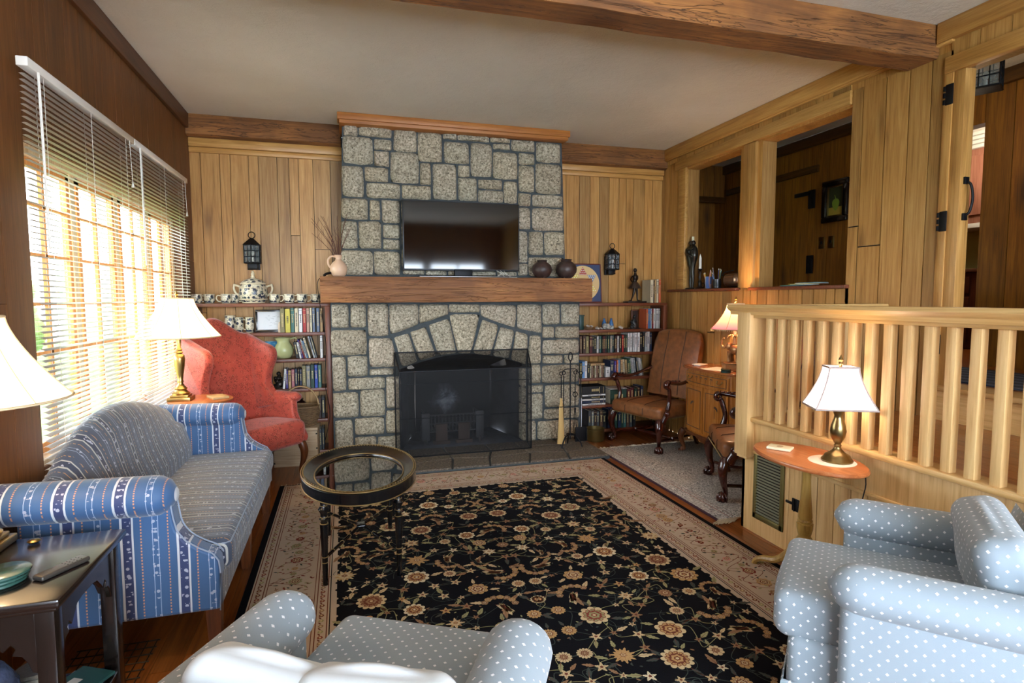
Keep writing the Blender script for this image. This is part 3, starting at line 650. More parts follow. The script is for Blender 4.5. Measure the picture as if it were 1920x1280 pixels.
for k in range(45):
    y = 2.15+1.43*k/44; t = k/44*11; i0 = min(int(t), 10); f = t-i0; f = f*f*(3-2*f)*.5+f*.5; zt = ZT[i0]*(1-f)+ZT[i0+1]*f
    e = 1-abs(k/22-1)**6; b = .02*e
    rings.append([(-.83+b, y, .34), (-.845+b*1.6, y, .45), (-.872+b, y, .56), (-.90+b*.5, y, zt-.075), (-.912, y, zt-.035), (-.935, y, zt-.008), (-.962, y, zt), (-.99, y, zt-.012), (-1.005, y, zt-.05), (-1.008, y, .5), (-1.0, y, .2), (-.9, y, .2)])
mb = sp(); mb.loft(rings); mb.build('backrest', FY, sofa, ang=60)
for side in (0, 1):
    s = 1 if side == 0 else -1; Y0 = 2.125 if side == 0 else 3.595   # outer face
    prof = [(-1.005, .168), (-.432, .168), (-.428, .30), (-.432, .345), (-.45, .372), (-.49, .395), (-.53, .425), (-.556, .465), (-.565, .51), (-.572, .57), (-.60, .60), (-1.005, .615)]
    mb = sp(); mb.prism(prof, 1, min(Y0, Y0+s*.075), max(Y0, Y0+s*.075)); arm = mb.build('arm', FX, sofa, bevel=.012)
    mb = sp(); n_ = 22; rr = []
    for i in range(n_+1):
        x = -1.065+.51*i/n_; q = 1 if x < -.62 else math.sqrt(max(.02, 1-((x+.62)/.068)**2)); sag = .012*(1-i/n_)
        rr.append([(x, Y0+s*.025+(.078*math.cos(2*PI*k/20))*q, .582+sag+(.066*math.sin(2*PI*k/20))*q) for k in range(20)])
    mb.loft(rr); mb.build('arm_roll', FX, arm, ang=70)
    mb = sp(); yy = Y0-s*.003; mb.tube([(p[0], yy, p[1]+.001) for p in prof[1:10]], .0028, 6)
    mb.tube(smooth_path([(p[0]+.001, Y0+s*.075, p[1]) for p in prof[3:10]], 3), .0028, 6); mb.build('piping', PIPE, arm)
for (x, y) in ((-.46, 2.17), (-.46, 2.83), (-.46, 3.545), (-.96, 2.17), (-.96, 2.83), (-.96, 3.545)):
    mb = sp(); a = .026; b = .018; mb.loft([[(x-b, y-b, 0), (x+b, y-b, 0), (x+b, y+b, 0), (x-b, y+b, 0)], [(x-a, y-a, .2), (x+a, y-a, .2), (x+a, y+a, .2), (x-a, y+a, .2)]], sm=False); mb.build('leg', LEGW, sofa)

# ------------------------------------------------------------------ cabriole leg helper
def cabriole(mb, x, y, h, ox, oy, s=1.0, claw=False):
    P = [(0, 0, h), (.010, .010, h*.86), (.018, .018, h*.70), (.010, .010, h*.45), (-.004, -.004, h*.24), (-.004, -.004, h*.12), (.006, .006, .035), (.012, .012, .012)]
    r = [.026, .030, .027, .019, .013, .012, .016, .018]
    pts = smooth_path([(x+p[0]*ox*s, y+p[1]*oy*s, p[2]) for p in P], 4)
    mb.tube(pts, [q*s for q in interp(r, len(pts))], 10)
    fx_, fy_ = x+.014*ox*s, y+.014*oy*s
    if claw:
        mb.ball((fx_, fy_, .022), .024*s, 12)
        for a in range(5):
            t = math.atan2(oy, ox)+(a-2)*.75; d = Vector((math.cos(t), math.sin(t), 0))
            mb.tube([(fx_+d.x*.006, fy_+d.y*.006, .058), (fx_+d.x*.020*s, fy_+d.y*.020*s, .047), (fx_+d.x*.027*s, fy_+d.y*.027*s, .03), (fx_+d.x*.027*s, fy_+d.y*.027*s, .008)], [.008*s, .009*s, .008*s, .004*s], 6)
    else: mb.ball((fx_+.004*ox, fy_+.004*oy, .014), .021*s, 10, sz=.66)

# ------------------------------------------------------------------ coral wing chair
wing = thing('wing_chair', 'coral red damask wing chair with tall curved back in front of the left bookcase', 'armchair', (-.65, 4.19, 0), face_dir(.71, -.70))
mb = MB(); mb.rbox(-.245, .245, -.20, .275, .235, .40, .05, 4, puff=(.0, .012, .022), div=6)
for i, p in enumerate(mb.v): mb.v[i] = (p[0]*(1+.16*(p[1]+.2)/.475), p[1], p[2]-.03*max(0, -p[1]-0)/.2+(.012 if p[1] > 0 and p[2] > .33 else 0))
mb.build('seat', CORAL, wing, ang=70)
mb = MB(); rings = []
for i in range(25):
    x = -.235+.47*i/24; u = x/.235; zt = .995+.115*(math.cos(u*PI)*.5+.5); cv = .025*u*u
    R_ = []
    for (z, f) in ((.30, 0), (.5, 0), (.75, 0), (zt-.05, 0), (zt-.015, .012), (zt, .038), (zt-.01, .07), (zt-.05, .085), (.75, .075), (.5, .06), (.30, .05)):
        yb_ = -.155-.16*(z-.3)+cv; bul = .02*(1-u*u) if f == 0 and .4 < z < .9 else 0
        R_.append((x, yb_-f+bul, z))
    rings.append(R_)
mb.loft(rings); mb.build('backrest', CORAL, wing, ang=70)
for s in (-1, 1):
    P = [(-.23, .44), (.02, .50), (-.01, .56), (-.055, .62), (-.06, .68), (-.03, .76), (.0, .82), (.0, .875), (-.035, .91), (-.10, .93), (-.17, .955), (-.26, .985), (-.305, .98), (-.28, .8)]
    P = [(q.x, q.y) for q in smooth_path([(a, b, 0) for a, b in P]+[(P[0][0], P[0][1], 0)], 3)][:-1]
    V = len(P); mb = MB(); th = .028
    def ring(off, sc): return [(s*(.238+off+.03*max(0, a+.15)*1.2), -.13+(a+.13)*sc, .76+(b-.76)*sc) for a, b in P]
    mb.loft([ring(-.030, .93), ring(-.026, .975), ring(-.012, 1.0), ring(.012, 1.0), ring(.026, .975), ring(.03, .93)]); mb.build('wing', CORAL, wing, ang=80)
    mb = MB(); n_ = 14; rr = []   # outward-rolling arm
    for i in range(n_+1):
        y = -.21+.40*i/n_; q = 1 if y < .14 else math.sqrt(max(.03, 1-((y-.14)/.052)**2)); w = .032+.02*(i/n_)
        rr.append([(s*(.272+.02*i/n_)+w*math.cos(2*PI*k/16)*q, y, .55+.036*math.sin(2*PI*k/16)*q) for k in range(16)])
    mb.loft(rr); a_ = mb.build('arm', CORAL, wing, ang=80)
    mb = MB(); pr = [(-.24, .25), (.26, .25), (.275, .29), (.25, .33), (.21, .38), (.175, .45), (.17, .53), (.14, .56), (-.24, .56)]
    mb.prism(pr, 0, min(s*.235, s*.29), max(s*.235, s*.29)); mb.build('arm_panel', CORAL, a_, bevel=.012)
for (x, y, ox, oy) in ((-.25, .235, -1, 1), (.25, .235, 1, 1)):
    mb = MB(); cabriole(mb, x, y, .26, ox*.7, oy, 1.0); mb.build('leg', LEGW, wing)
for x in (-.2, .2):
    mb = MB(); mb.tube([(x, -.20, .26), (x, -.22, .12), (x, -.26, 0)], [.02, .017, .014], 4); mb.build('leg', LEGW, wing)

# ------------------------------------------------------------------ carved leather armchairs
def carved_chair(loc, rz, label):
    t = thing('carved_armchair', label, 'armchair', loc, rz, 'carved leather armchairs'); t.scale = (.95, .95, .985)
    mb = MB(); mb.rbox(-.27, .27, -.24, .25, .27, .375, .035, 4, puff=(0, .0, .022), div=6)
    for i, p in enumerate(mb.v): mb.v[i] = (p[0]*(1+.10*(p[1]+.25)/.5), p[1], p[2])
    mb.build('seat', LEATHER, t, ang=70)
    mb = MB(); rings = []
    for i in range(25):
        x = -.265+.53*i/24; u = x/.265; zt = .93+.055*math.sqrt(max(0, 1-abs(u)**2.2)) - (.035 if abs(u) > .96 else 0); R_ = []
        for (z, f) in ((.40, 0), (.55, -.004), (.75, -.004), (zt-.03, 0), (zt-.008, .01), (zt, .028), (zt-.01, .046), (zt-.05, .055), (.7, .055), (.40, .055)):
            R_.append((x, -.185-.20*(z-.40)-f+(.018*(1-u**4) if f < 0 else 0), z))
        rings.append(R_)
    mb.loft(rings); bk = mb.build('backrest', LEATHER, t, ang=70)
    mb = MB()
    for x in (-.10, .10): mb.tube([(x, -.1795-.20*(z-.40)+(.018 if .5 < z < .85 else .004), z) for z in (.42, .55, .65, .75, .88, .965)], .0035, 6)
    mb.build('seam', plain('dark_seam', '#3f200e', .5) if 'dark_seam' not in bpy.data.materials else bpy.data.materials['dark_seam'], bk)
    mb = MB()
    for x in (-.1, .1): mb.tube([(x, -.2, .39), (x, -.1, .395), (x, 0, .398), (x*1.04, .12, .394), (x*1.06, .22, .380), (x*1.07, .255, .34), (x*1.07, .254, .29)], .003, 6)
    mb.build('seam', bpy.data.materials['dark_seam'], t)
    mb = MB()
    for i in range(40):
        x = -.285+.57*i/39; mb.ball((x, .252, .275), .0045, 6)
    for s in (-1, 1):
        for i in range(30): y = -.2+.44*i/29; mb.ball((s*(.272*(1+.10*(y+.25)/.5)), y, .275), .0045, 6)
    mb.build('nail_trim', M['antbrass'], t)
    for s in (-1, 1):
        mb = MB(); P = smooth_path([(s*.255, -.235, .63), (s*.275, -.19, .615), (s*.305, -.08, .575), (s*.318, .03, .562), (s*.318, .12, .575), (s*.316, .17, .583)], 5)
        mb.tube(P, interp([.018, .017, .016, .017, .02, .024], len(P)), 10, sx=.8, sy=1.2)
        # scroll: spiral volute
        sc = [(s*.316, .17+.034*math.cos(a)*(1-a/14), .565+.034*math.sin(a)*(1-a/14)) for a in [PI/2-q*.5 for q in range(12)]]
        sc = [(s*.316, .178+(.030-.0022*q)*math.cos(PI/2-q*.55), .556+(.030-.0022*q)*math.sin(PI/2-q*.55)) for q in range(12)]
        mb.tube(sc, [.016]*6+[.014]*3+[.012]*3, 8, sx=1, sy=1.6)
        for q in range(7): mb.ball((s*.316+(.012 if q % 2 else -.012), .15-.016*q, .592-.001*q), .011, 8, sz=.6)
        mb.build('arm', MAHOG, t, ang=80)
        mb = MB(); P = smooth_path([(s*.316, .165, .545), (s*.31, .15, .50), (s*.298, .135, .43), (s*.296, .15, .36), (s*.292, .18, .30), (s*.285, .205, .25)], 5)
        mb.tube(P, interp([.015, .018, .016, .02, .028, .03], len(P)), 10, sx=1.1); mb.ball((s*.322, .178, .33), .022, 12); mb.torus((s*.318, .178, .33), .024, .005, 16, 6, axis=0)
        mb.build('arm_support', MAHOG, t, ang=80)
        mb = MB(); cabriole(mb, s*.272, .225, .275, s, 1, 1.15, True)
        for q in range(6): a = q/6*2*PI; mb.ball((s*.285+.022*math.cos(a), .24+.022*math.sin(a), .225), .011, 6)
        mb.build('leg', MAHOG, t, ang=80)
        mb = MB(); P = smooth_path([(s*.235, -.235, .30), (s*.235, -.24, .18), (s*.235, -.265, .08), (s*.235, -.30, .012)], 4); mb.tube(P, interp([.022, .02, .018, .02], len(P)), 6); mb.build('leg', MAHOG, t)
        mb = MB(); P = smooth_path([(s*.27, .21, .10), (s*.22, .08, .085), (s*.22, -.08, .085), (s*.235, -.25, .10)], 5); mb.tube(P, .011, 8); mb.ball((s*.22, 0, .085), .02, 8); mb.build('stretcher', MAHOG, t)
    mb = MB(); mb.tube([(-.22, 0, .085), (-.1, .0, .085), (0, 0, .085), (.1, 0, .085), (.22, 0, .085)], [.010, .014, .02, .014, .010], 8); mb.build('stretcher', MAHOG, t)
    return t
carved_chair((2.515, 4.31, 0), face_dir(-.96, -.28), 'brown leather armchair with carved wooden arms beside the right bookcase')
carved_chair((2.50, 3.05, .006), face_dir(-.89, .45), 'brown leather armchair half hidden behind the oak platform post')

# ------------------------------------------------------------------ dotted club armchairs
def club(loc, rz, label, pillow, pm=None):
    t = thing('club_armchair', label, 'armchair', loc, rz, 'pale dotted club armchairs')
    W_ = .23
    mb = MB(); mb.rbox(-W_-.02, W_+.02, -.26, .285, .05, .29, .03, 3); mb.build('base', DOT, t)
    mb = MB(); mb.rbox(-W_-.005, W_+.005, -.22, .325, .27, .405, .04, 4, puff=(0, .012, .02), div=6)
    mb.build('seat_cushion', DOT, t, ang=70)
    for s in (-1, 1):
        mb = MB(); mb.rbox(*sorted((s*(W_+.005), s*(W_+.10))), -.30, .16, .04, .50, .03, 3); ar = mb.build('arm', DOT, t)
        mb = MB(); rr = []; n_ = 24
        for i in range(n_+1):
            y = -.31+.50*i/n_; q = 1 if y < .115 else math.sqrt(max(.015, 1-((y-.115)/.0755)**2))
            rr.append([(s*(W_+.05)+.074*math.cos(2*PI*k/20)*q, y, .483+.062*math.sin(2*PI*k/20)*q) for k in range(20)])
        mb.loft(rr); mb.build('arm_roll', DOT, ar, ang=80)
    mb = MB(); rings = []
    for i in range(21):
        x = -W_-.08+2*(W_+.08)*i/20; u = abs(i/10-1); zt = .625-.05*u**3; q = 1-.35*max(0, u-.8)*5
        rings.append([(x, -.20-.3*(z-.3)-f*q, z) for z, f in ((.28, 0), (.45, 0), (.6, 0), (zt-.03, .005), (zt-.005, .03), (zt, .06), (zt-.01, .09), (zt-.05, .105), (.5, .11), (.05, .1), (.05, .05))])
    mb.loft(rings); mb.build('backrest', DOT, t, ang=70)
    for (x0, x1, dz, tl) in pillow:
        mb = MB(); mb.M = Matrix.Translation(((x0+x1)/2, -.20, .50+dz)) @ Matrix.Rotation(tl, 4, 'Y') @ Matrix.Rotation(-.28, 4, 'X'); w = (x1-x0)/2
        mb.rbox(-w, w, -.075, .06, -.14, .145, .05, 4, puff=(.0, .025, .012), div=6); mb.build('back_cushion', pm or DOT, t, ang=80)
    mb = MB(); r = []
    for z, o_ in ((.165, .0), (.16, .006), (.012, .014)):
        pts = []; 
        for (x0, y0, x1, y1) in ((-.345, -.32, .345, -.32), (.345, -.32, .345, .16), (.345, .16, W_+.02, .16), (W_+.02, .16, W_+.02, .29), (W_+.02, .29, -W_-.02, .29), (-W_-.02, .29, -W_-.02, .16), (-W_-.02, .16, -.345, .16), (-.345, .16, -.345, -.32)): pts.append((x0*(1+o_*2), y0*(1+o_*2), z))
        r.append(pts)
    mb.loft(r, sm=False, cap=False); mb.build('skirt', DOT, t, solid=.004)
    return t
WCOT = plain('white_cotton', '#dfe6ea', .8, bump=.35, bs=9)
club((.035, 1.15, .012), face_dir(.485, .875), 'pale dotted armchair seen from behind at the bottom of the picture', [(-.26, .03, -.045, .10), (-.04, .25, -.04, -.06)], WCOT)
club((1.535, 1.22, .012), face_dir(-.68, .73), 'pale blue dotted armchair at the bottom right corner beside the oval table', [(-.215, .215, .0, 0)])
# ------------------------------------------------------------------ rugs
def flat(mb, P, z, mi): mb.add([(p[0], p[1], z) for p in P], [tuple(range(len(P)))], mi)
RC = ['#0b0b10', '#b5a08b', '#8d6d50', '#6b3a2a', '#c2ab84', '#b08b5c', '#3d443f', '#7c3a30', '#8f8a62', '#d3c4a2', '#c4897c']
RM = [plain('rug_wool_%s' % w, c, .95, bump=.5, bs=350, spec=.1) for w, c in zip(['black', 'beige', 'tan', 'brown', 'cream', 'gold', 'slate', 'russet', 'olive', 'ivory', 'pink'], RC)]
BK, BE, TN, BR, CR, GO, SL, RU, OL, IV, PK = range(11)
rg = random.Random(11)
rug = MB(); gx0, gx1, gy0, gy1 = -.43, 1.90, .55, 3.99; ZR = .0115
rug.box(gx0, gx1, gy0, gy1, .0005, .011, BK)
def rect(x0, x1, y0, y1, z, mi): flat(rug, [(x0, y0), (x1, y0), (x1, y1), (x0, y1)], z, mi)
def petal_fl(x, y, r, c1, c2, c3, n=10, a0=None, z=ZR+.0012):
    a0 = rg.uniform(0, 6) if a0 is None else a0; P = []
    for k in range(n*4):
        t = 2*PI*k/(n*4); q = r*(.80+.20*abs(math.cos(n*t/2))**.7*(1)); P.append((x+q*math.cos(t+a0), y+q*math.sin(t+a0)))
    flat(rug, P, z, c1)
    for k in range(n):
        t = 2*PI*k/n+a0+PI/n; d = (math.cos(t), math.sin(t)); e = (-d[1], d[0]); w = r*.05
        flat(rug, [(x+d[0]*r*.42+e[0]*w, y+d[1]*r*.42+e[1]*w), (x+d[0]*r*.42-e[0]*w, y+d[1]*r*.42-e[1]*w), (x+d[0]*r*.84, y+d[1]*r*.84)], z+.0004, c2)
    if r > .03:
        for q0, c in ((.74, c2), (.69, c3), (.52, c2)):
            flat(rug, [(x+r*q0*(.84+.16*abs(math.cos(n*t/2+.8)))*math.cos(t+a0), y+r*q0*(.84+.16*abs(math.cos(n*t/2+.8)))*math.sin(t+a0)) for t in [2*PI*k/(n*4) for k in range(n*4)]], z+.00015+.0003*(.8-q0), c)
        for k in range(n):
            t = 2*PI*k/n+a0; d = (math.cos(t), math.sin(t)); e = (-d[1], d[0]); w = r*.03
            flat(rug, [(x+d[0]*r*.40+e[0]*w, y+d[1]*r*.40+e[1]*w), (x+d[0]*r*.40-e[0]*w, y+d[1]*r*.40-e[1]*w), (x+d[0]*r*.66, y+d[1]*r*.66)], z+.00035, c2)
    for rr, c in ((.46, c2), (.36, c3), (.2, c2), (.11, c1)):
        flat(rug, [(x+r*rr*math.cos(2*PI*k/12)*(1+.12*math.cos(k*PI)), y+r*rr*math.sin(2*PI*k/12)*(1+.12*math.cos(k*PI))) for k in range(12)], z+.0005+.0003*(1-rr), c)
def leaf(x, y, a, L, w, c, z=ZR+.0008, vein=None):
    d = (math.cos(a), math.sin(a)); e = (-d[1], d[0]); P = []
    pr = [(0, 0), (.2, .6), (.38, 1), (.45, .7), (.62, .85), (.68, .5), (.85, .45), (1, 0)]
    for t, q in pr: P.append((x+d[0]*L*t+e[0]*w*q, y+d[1]*L*t+e[1]*w*q))
    for t, q in pr[::-1][1:-1]: P.append((x+d[0]*L*t-e[0]*w*q, y+d[1]*L*t-e[1]*w*q))
    flat(rug, P, z, c)
    if vein is not None: flat(rug, [(x+e[0]*w*.12, y+e[1]*w*.12), (x-e[0]*w*.12, y-e[1]*w*.12), (x+d[0]*L*.9, y+d[1]*L*.9)], z+.0003, vein)
def vine(P, w, c, z=ZR+.0004):
    P = [(q.x, q.y) for q in smooth_path([(a, b, 0) for a, b in P], 5)]; V = []
    for i, p in enumerate(P):
        a, b = P[max(i-1, 0)], P[min(i+1, len(P)-1)]; L = math.hypot(b[0]-a[0], b[1]-a[1]) or 1; n_ = (-(b[1]-a[1])/L*w/2, (b[0]-a[0])/L*w/2)
        V += [(p[0]+n_[0], p[1]+n_[1], z), (p[0]-n_[0], p[1]-n_[1], z)]
    rug.add(V, [(2*i, 2*i+1, 2*i+3, 2*i+2) for i in range(len(P)-1)], c)
# border bands
bw = [(.028, BE), (.036, BR), (.042, CR), (.075, CR), (.078, BR), (.086, BE), (.09, BR), (.30, BR)]
rect(gx0+.03, gx1-.03, gy0+.03, gy1-.012, ZR, BE)
for d0, d1, c in ((.036, .040, BR), (.078, .082, BR), (.090, .093, BR), (.285, .288, BR), (.297, .301, BR), (.338, .342, BR), (.348, .352, BK)):
    for (a, b, c_, d_) in ((gx0+d0, gx0+d1, gy0+d0, gy1-d0), (gx1-d1, gx1-d0, gy0+d0, gy1-d0), (gx0+d0, gx1-d0, gy0+d0, gy0+d1), (gx0+d0, gx1-d0, gy1-d1, gy1-d0)): rect(a, b, c_, d_, ZR+.0006, c)
fx0, fx1, fy0, fy1 = gx0+.375, gx1-.375, gy0+.375, gy1-.375
rect(fx0, fx1, fy0, fy1, ZR+.0003, BK)
# scalloped edge of the field
for (ax, fixed, lo_, hi_) in (('y', fx0, fy0, fy1), ('y', fx1, fy0, fy1), ('x', fy0, fx0, fx1), ('x', fy1, fx0, fx1)):
    t = lo_+.06
    while t < hi_-.04:
        r_ = rg.uniform(.006, .013); s_ = 1
        x, y = (fixed, t) if ax == 'y' else (t, fixed)
        flat(rug, [(x+r_*math.cos(2*PI*k/10), y+r_*1.2*math.sin(2*PI*k/10)) for k in range(10)], ZR+.0005, BE if rg.random() < .5 else BK); t += rg.uniform(.05, .08)
# guard stripes and main border florals
def ring_pos(d, step):
    out = []; x0, x1, y0, y1 = gx0+d, gx1-d, gy0+d, gy1-d; t = x0
    while t < x1: out += [(t, y0, 0), (t, y1, 0)]; t += step
    t = y0
    while t < y1: out += [(x0, t, 1), (x1, t, 1)]; t += step
    return out
for d in (.06, .319):
    for i, (x, y, o_) in enumerate(ring_pos(d, .038)):
        c = [RU, OL, BR, TN][rg.randrange(4)]; r_ = .011
        flat(rug, [(x+r_*math.cos(2*PI*k/6), y+r_*math.sin(2*PI*k/6)) for k in range(6)], ZR+.0008, c)
        flat(rug, [(x+r_*.45*math.cos(2*PI*k/6), y+r_*.45*math.sin(2*PI*k/6)) for k in range(6)], ZR+.0011, CR)
        s_ = .5*(-1)**i
        if o_: leaf(x, y+.012, PI/2+s_, .02, .004, BR)
        else: leaf(x+.012, y, s_, .02, .004, BR)
for (x, y, o_) in ring_pos(.188, .08):
    big = rg.random() < .5; c = [TN, RU, OL, GO, PK][rg.randrange(5)]; jx, jy = rg.uniform(-.02, .02), rg.uniform(-.02, .02)
    petal_fl(x+jx, y+jy, rg.uniform(.02, .034) if big else .016, c, BR, CR, 8, None, ZR+.001)
    for q in range(13):
        a = rg.uniform(0, 2*PI); rr = rg.uniform(.03, .085); leaf(x+rr*math.cos(a), y+rr*math.sin(a), a+rg.uniform(-1, 1), rg.uniform(.012, .028), .005, [BR, OL, TN, RU, SL][rg.randrange(5)])
    ph = rg.uniform(0, 6)
    if o_: vine([(x+.07*math.sin(ph+k*1.1), y-.06+.03*k) for k in range(5)], .0028, BR)
    else: vine([(x-.06+.03*k, y+.07*math.sin(ph+k*1.1)) for k in range(5)], .0028, BR)
# the field: mirrored left to right about the middle
cx_ = (fx0+fx1)/2; pts = []; tries = 0
half = cx_-fx0
while tries < 9000:
    tries += 1; r_ = rg.choice([.062, .058, .052, .045, .036, .03, .02]) if tries < 5000 else rg.choice([.016, .012])
    x = rg.uniform(.0, half-.03); y = rg.uniform(fy0+.03, fy1-.03)
    if x < r_*1.1 and x > .004: x = 0 if rg.random() < .3 else r_*1.3
    if all(math.hypot(x-a, y-b) > (r_+c+.034) for a, b, c in pts): pts.append((x, y, r_))
for i, (x, y, r_) in enumerate(pts):
    kind = rg.random(); c1, c2, c3 = rg.choice([(IV, BR, GO), (CR, BR, GO), (GO, BR, CR), (CR, BR, TN), (CR, RU, OL), (TN, BR, CR), (CR, BR, GO)]); n_ = rg.choice([8, 10, 12, 14]); a0 = rg.uniform(0, 6)
    near = sorted(pts, key=lambda q: math.hypot(q[0]-x, q[1]-y))[1:3]
    st8 = rg.getstate()
    for s in ((1, -1) if x > .001 else (1,)):
        rg.setstate(st8); X = cx_+s*x
        for q in near:
            mx, my = (q[0]+x)/2+rg.uniform(-.05, .05), (q[1]+y)/2+rg.uniform(-.05, .05)
            vine([(X, y), (cx_+s*mx, my), (cx_+s*q[0], q[1])], .0026, [SL, OL, SL][i % 3])
        if r_ >= .036 and kind < .36:   # curling spray of small flowers with a feathered leaf
            for k in range(7):
                a = a0+k*.42; q = r_*1.05; petal_fl(X+s*q*math.cos(a), y+q*math.sin(a), r_*.26, GO if k % 2 else TN, BR, CR, 5, 0)
            for k in range(4): leaf(X+s*r_*.3*math.cos(a0+k), y+r_*.3*math.sin(a0+k), (a0+3.4+k*.3) if s > 0 else PI-(a0+3.4+k*.3), r_*1.5, r_*.24, [CR, OL, CR, TN][k], ZR+.001, BR)
        elif kind < .45 and r_ > .03:  # spiky lotus
            for k in range(n_):
                a = a0+2*PI*k/n_; leaf(X, y, a if s > 0 else PI-a, r_*(1.05 if k % 2 else .85), r_*.2, c1 if k % 2 else GO, ZR+.001+.00005*k, BR)
            petal_fl(X, y, r_*.5, c1, c2, c3, 6, 0, ZR+.0022)
        elif r_ < .025:
            for k in range(5): leaf(X, y, (a0+2*PI*k/5) if s > 0 else PI-(a0+2*PI*k/5), r_*1.3, r_*.34, [c1, TN, CR][i % 3], ZR+.001+.00004*k, BR)
            flat(rug, [(X+r_*.3*math.cos(2*PI*k/8), y+r_*.3*math.sin(2*PI*k/8)) for k in range(8)], ZR+.0018, BR)
        else: petal_fl(X, y, r_, c1, c2, c3, n_, a0 if s > 0 else PI-a0)
        for k in range(3 if r_ > .03 else 1):
            a = a0+k*2.1; L = rg.uniform(.035, .065); leaf(X+s*(r_+.003)*math.cos(a), y+(r_+.003)*math.sin(a), (a if s > 0 else PI-a)+rg.uniform(-.4, .4), L, L*.2, rg.choice([CR, OL, TN, OL, SL, SL]), ZR+.0009, BR)
for k in range(420):
    x, y = rg.uniform(.01, half-.015), rg.uniform(fy0+.015, fy1-.015); a = rg.uniform(0, 6); c = rg.choice([SL, SL, OL, TN])
    for s in (1, -1):
        leaf(cx_+s*x, y, a if s > 0 else PI-a, rg.uniform(.012, .022), .004, c, ZR+.0005)
for k in range(26):
    x, y, r_ = rg.uniform(.15, half-.15), rg.uniform(fy0+.15, fy1-.15), rg.uniform(.06, .13); a0 = rg.uniform(0, 6)
    for s in (1, -1): vine([(cx_+s*(x+r_*(1-.08*q)*math.cos(a0+q*.7)), y+r_*(1-.08*q)*math.sin(a0+q*.7)) for q in range(9)], .0022, SL)
rt_ = thing('oriental_rug', 'large black floral oriental rug with a beige border in the middle of the floor', 'rug', (.735, 2.27, 0))
rug.v = [(a-.735, b-2.27, c) for a, b, c in rug.v]; rug.build('pile', RM, rt_, weld=False)
mb = MB(); x = gx0
while x < gx1:
    L = rg.uniform(.02, .045); a = rg.uniform(-.012, .012); mb.tube([(x-.735, gy1-2.27-.002, .006), (x+a-.735, gy1+L-2.27, .005)], .0025, 4); x += .009
mb.build('fringe', plain('rug_fringe', '#c9bda4', .95), rt_)['kind'] = 'stuff'
# smaller grey rug by the carved chairs
n = NT('grey_rug_wool'); v = n.coord(); s = n.sep(v)
a = n.noise(v, 95, 4, .8); b = n.noise(v, 4, 3, .6, 1.5); w = n.voro(v, 16)[0]
c = n.ramp(a, [(.36, hx('#2f2f35')), (.47, hx('#8b8782')), (.58, hx('#d6cec2'))])
c = n.mix(n.ramp(b, [(.4, (.5,)*3+(1,)), (.6, (0,)*3+(1,))]), c, hx('#a79e92'))
ex = n.math('ABSOLUTE', s[0]); ey = n.math('ABSOLUTE', s[1])
ln = n.ramp(ex, [(0, (0,)*3+(1,)), (.395, (1,)*3+(1,)), (.402, (0,)*3+(1,)), (.425, (1,)*3+(1,)), (.43, (0,)*3+(1,)), (.53, (1,)*3+(1,)), (.54, (0,)*3+(1,))], True)
c = n.mix(n.math('MULTIPLY', ln, .6), c, hx('#8a4a40')); n.bump(a, .8, .004)
GR = n.base(c, .95, 0, .1)
r3 = thing('grey_rug', 'worn grey patterned rug under the carved leather chairs', 'rug', (2.49, 3.47, 0))
mb = MB(); mb.rbox(-.52, .415, -.79, .79, .0005, .008, .004, 1, sm=False); mb.build('pile', GR, r3)
mb = MB(); mb.box(-.524, -.512, -.79, .79, .0005, .0095); mb.build('edge_binding', plain('binding_maroon', '#3a1d2a', .9), r3)
mb = MB(); x = -.52
while x < .41:
    for s_ in (-1, 1):
        if s_ < 0 and x > -.46: continue
        L = rg.uniform(.02, .05); mb.tube([(x, s_*.788, .005), (x+rg.uniform(-.02, .02), s_*(.79+L), .004)], .0028, 4)
    x += .008
for k in range(26): mb.tube([(-.5+k*.0055, -.788, .005), (-.56+k*.004+rg.uniform(-.03, .03), -.82-rg.uniform(0, .03), .005)], .003, 4)
mb.build('fringe', bpy.data.materials['rug_fringe'], r3)['kind'] = 'stuff'

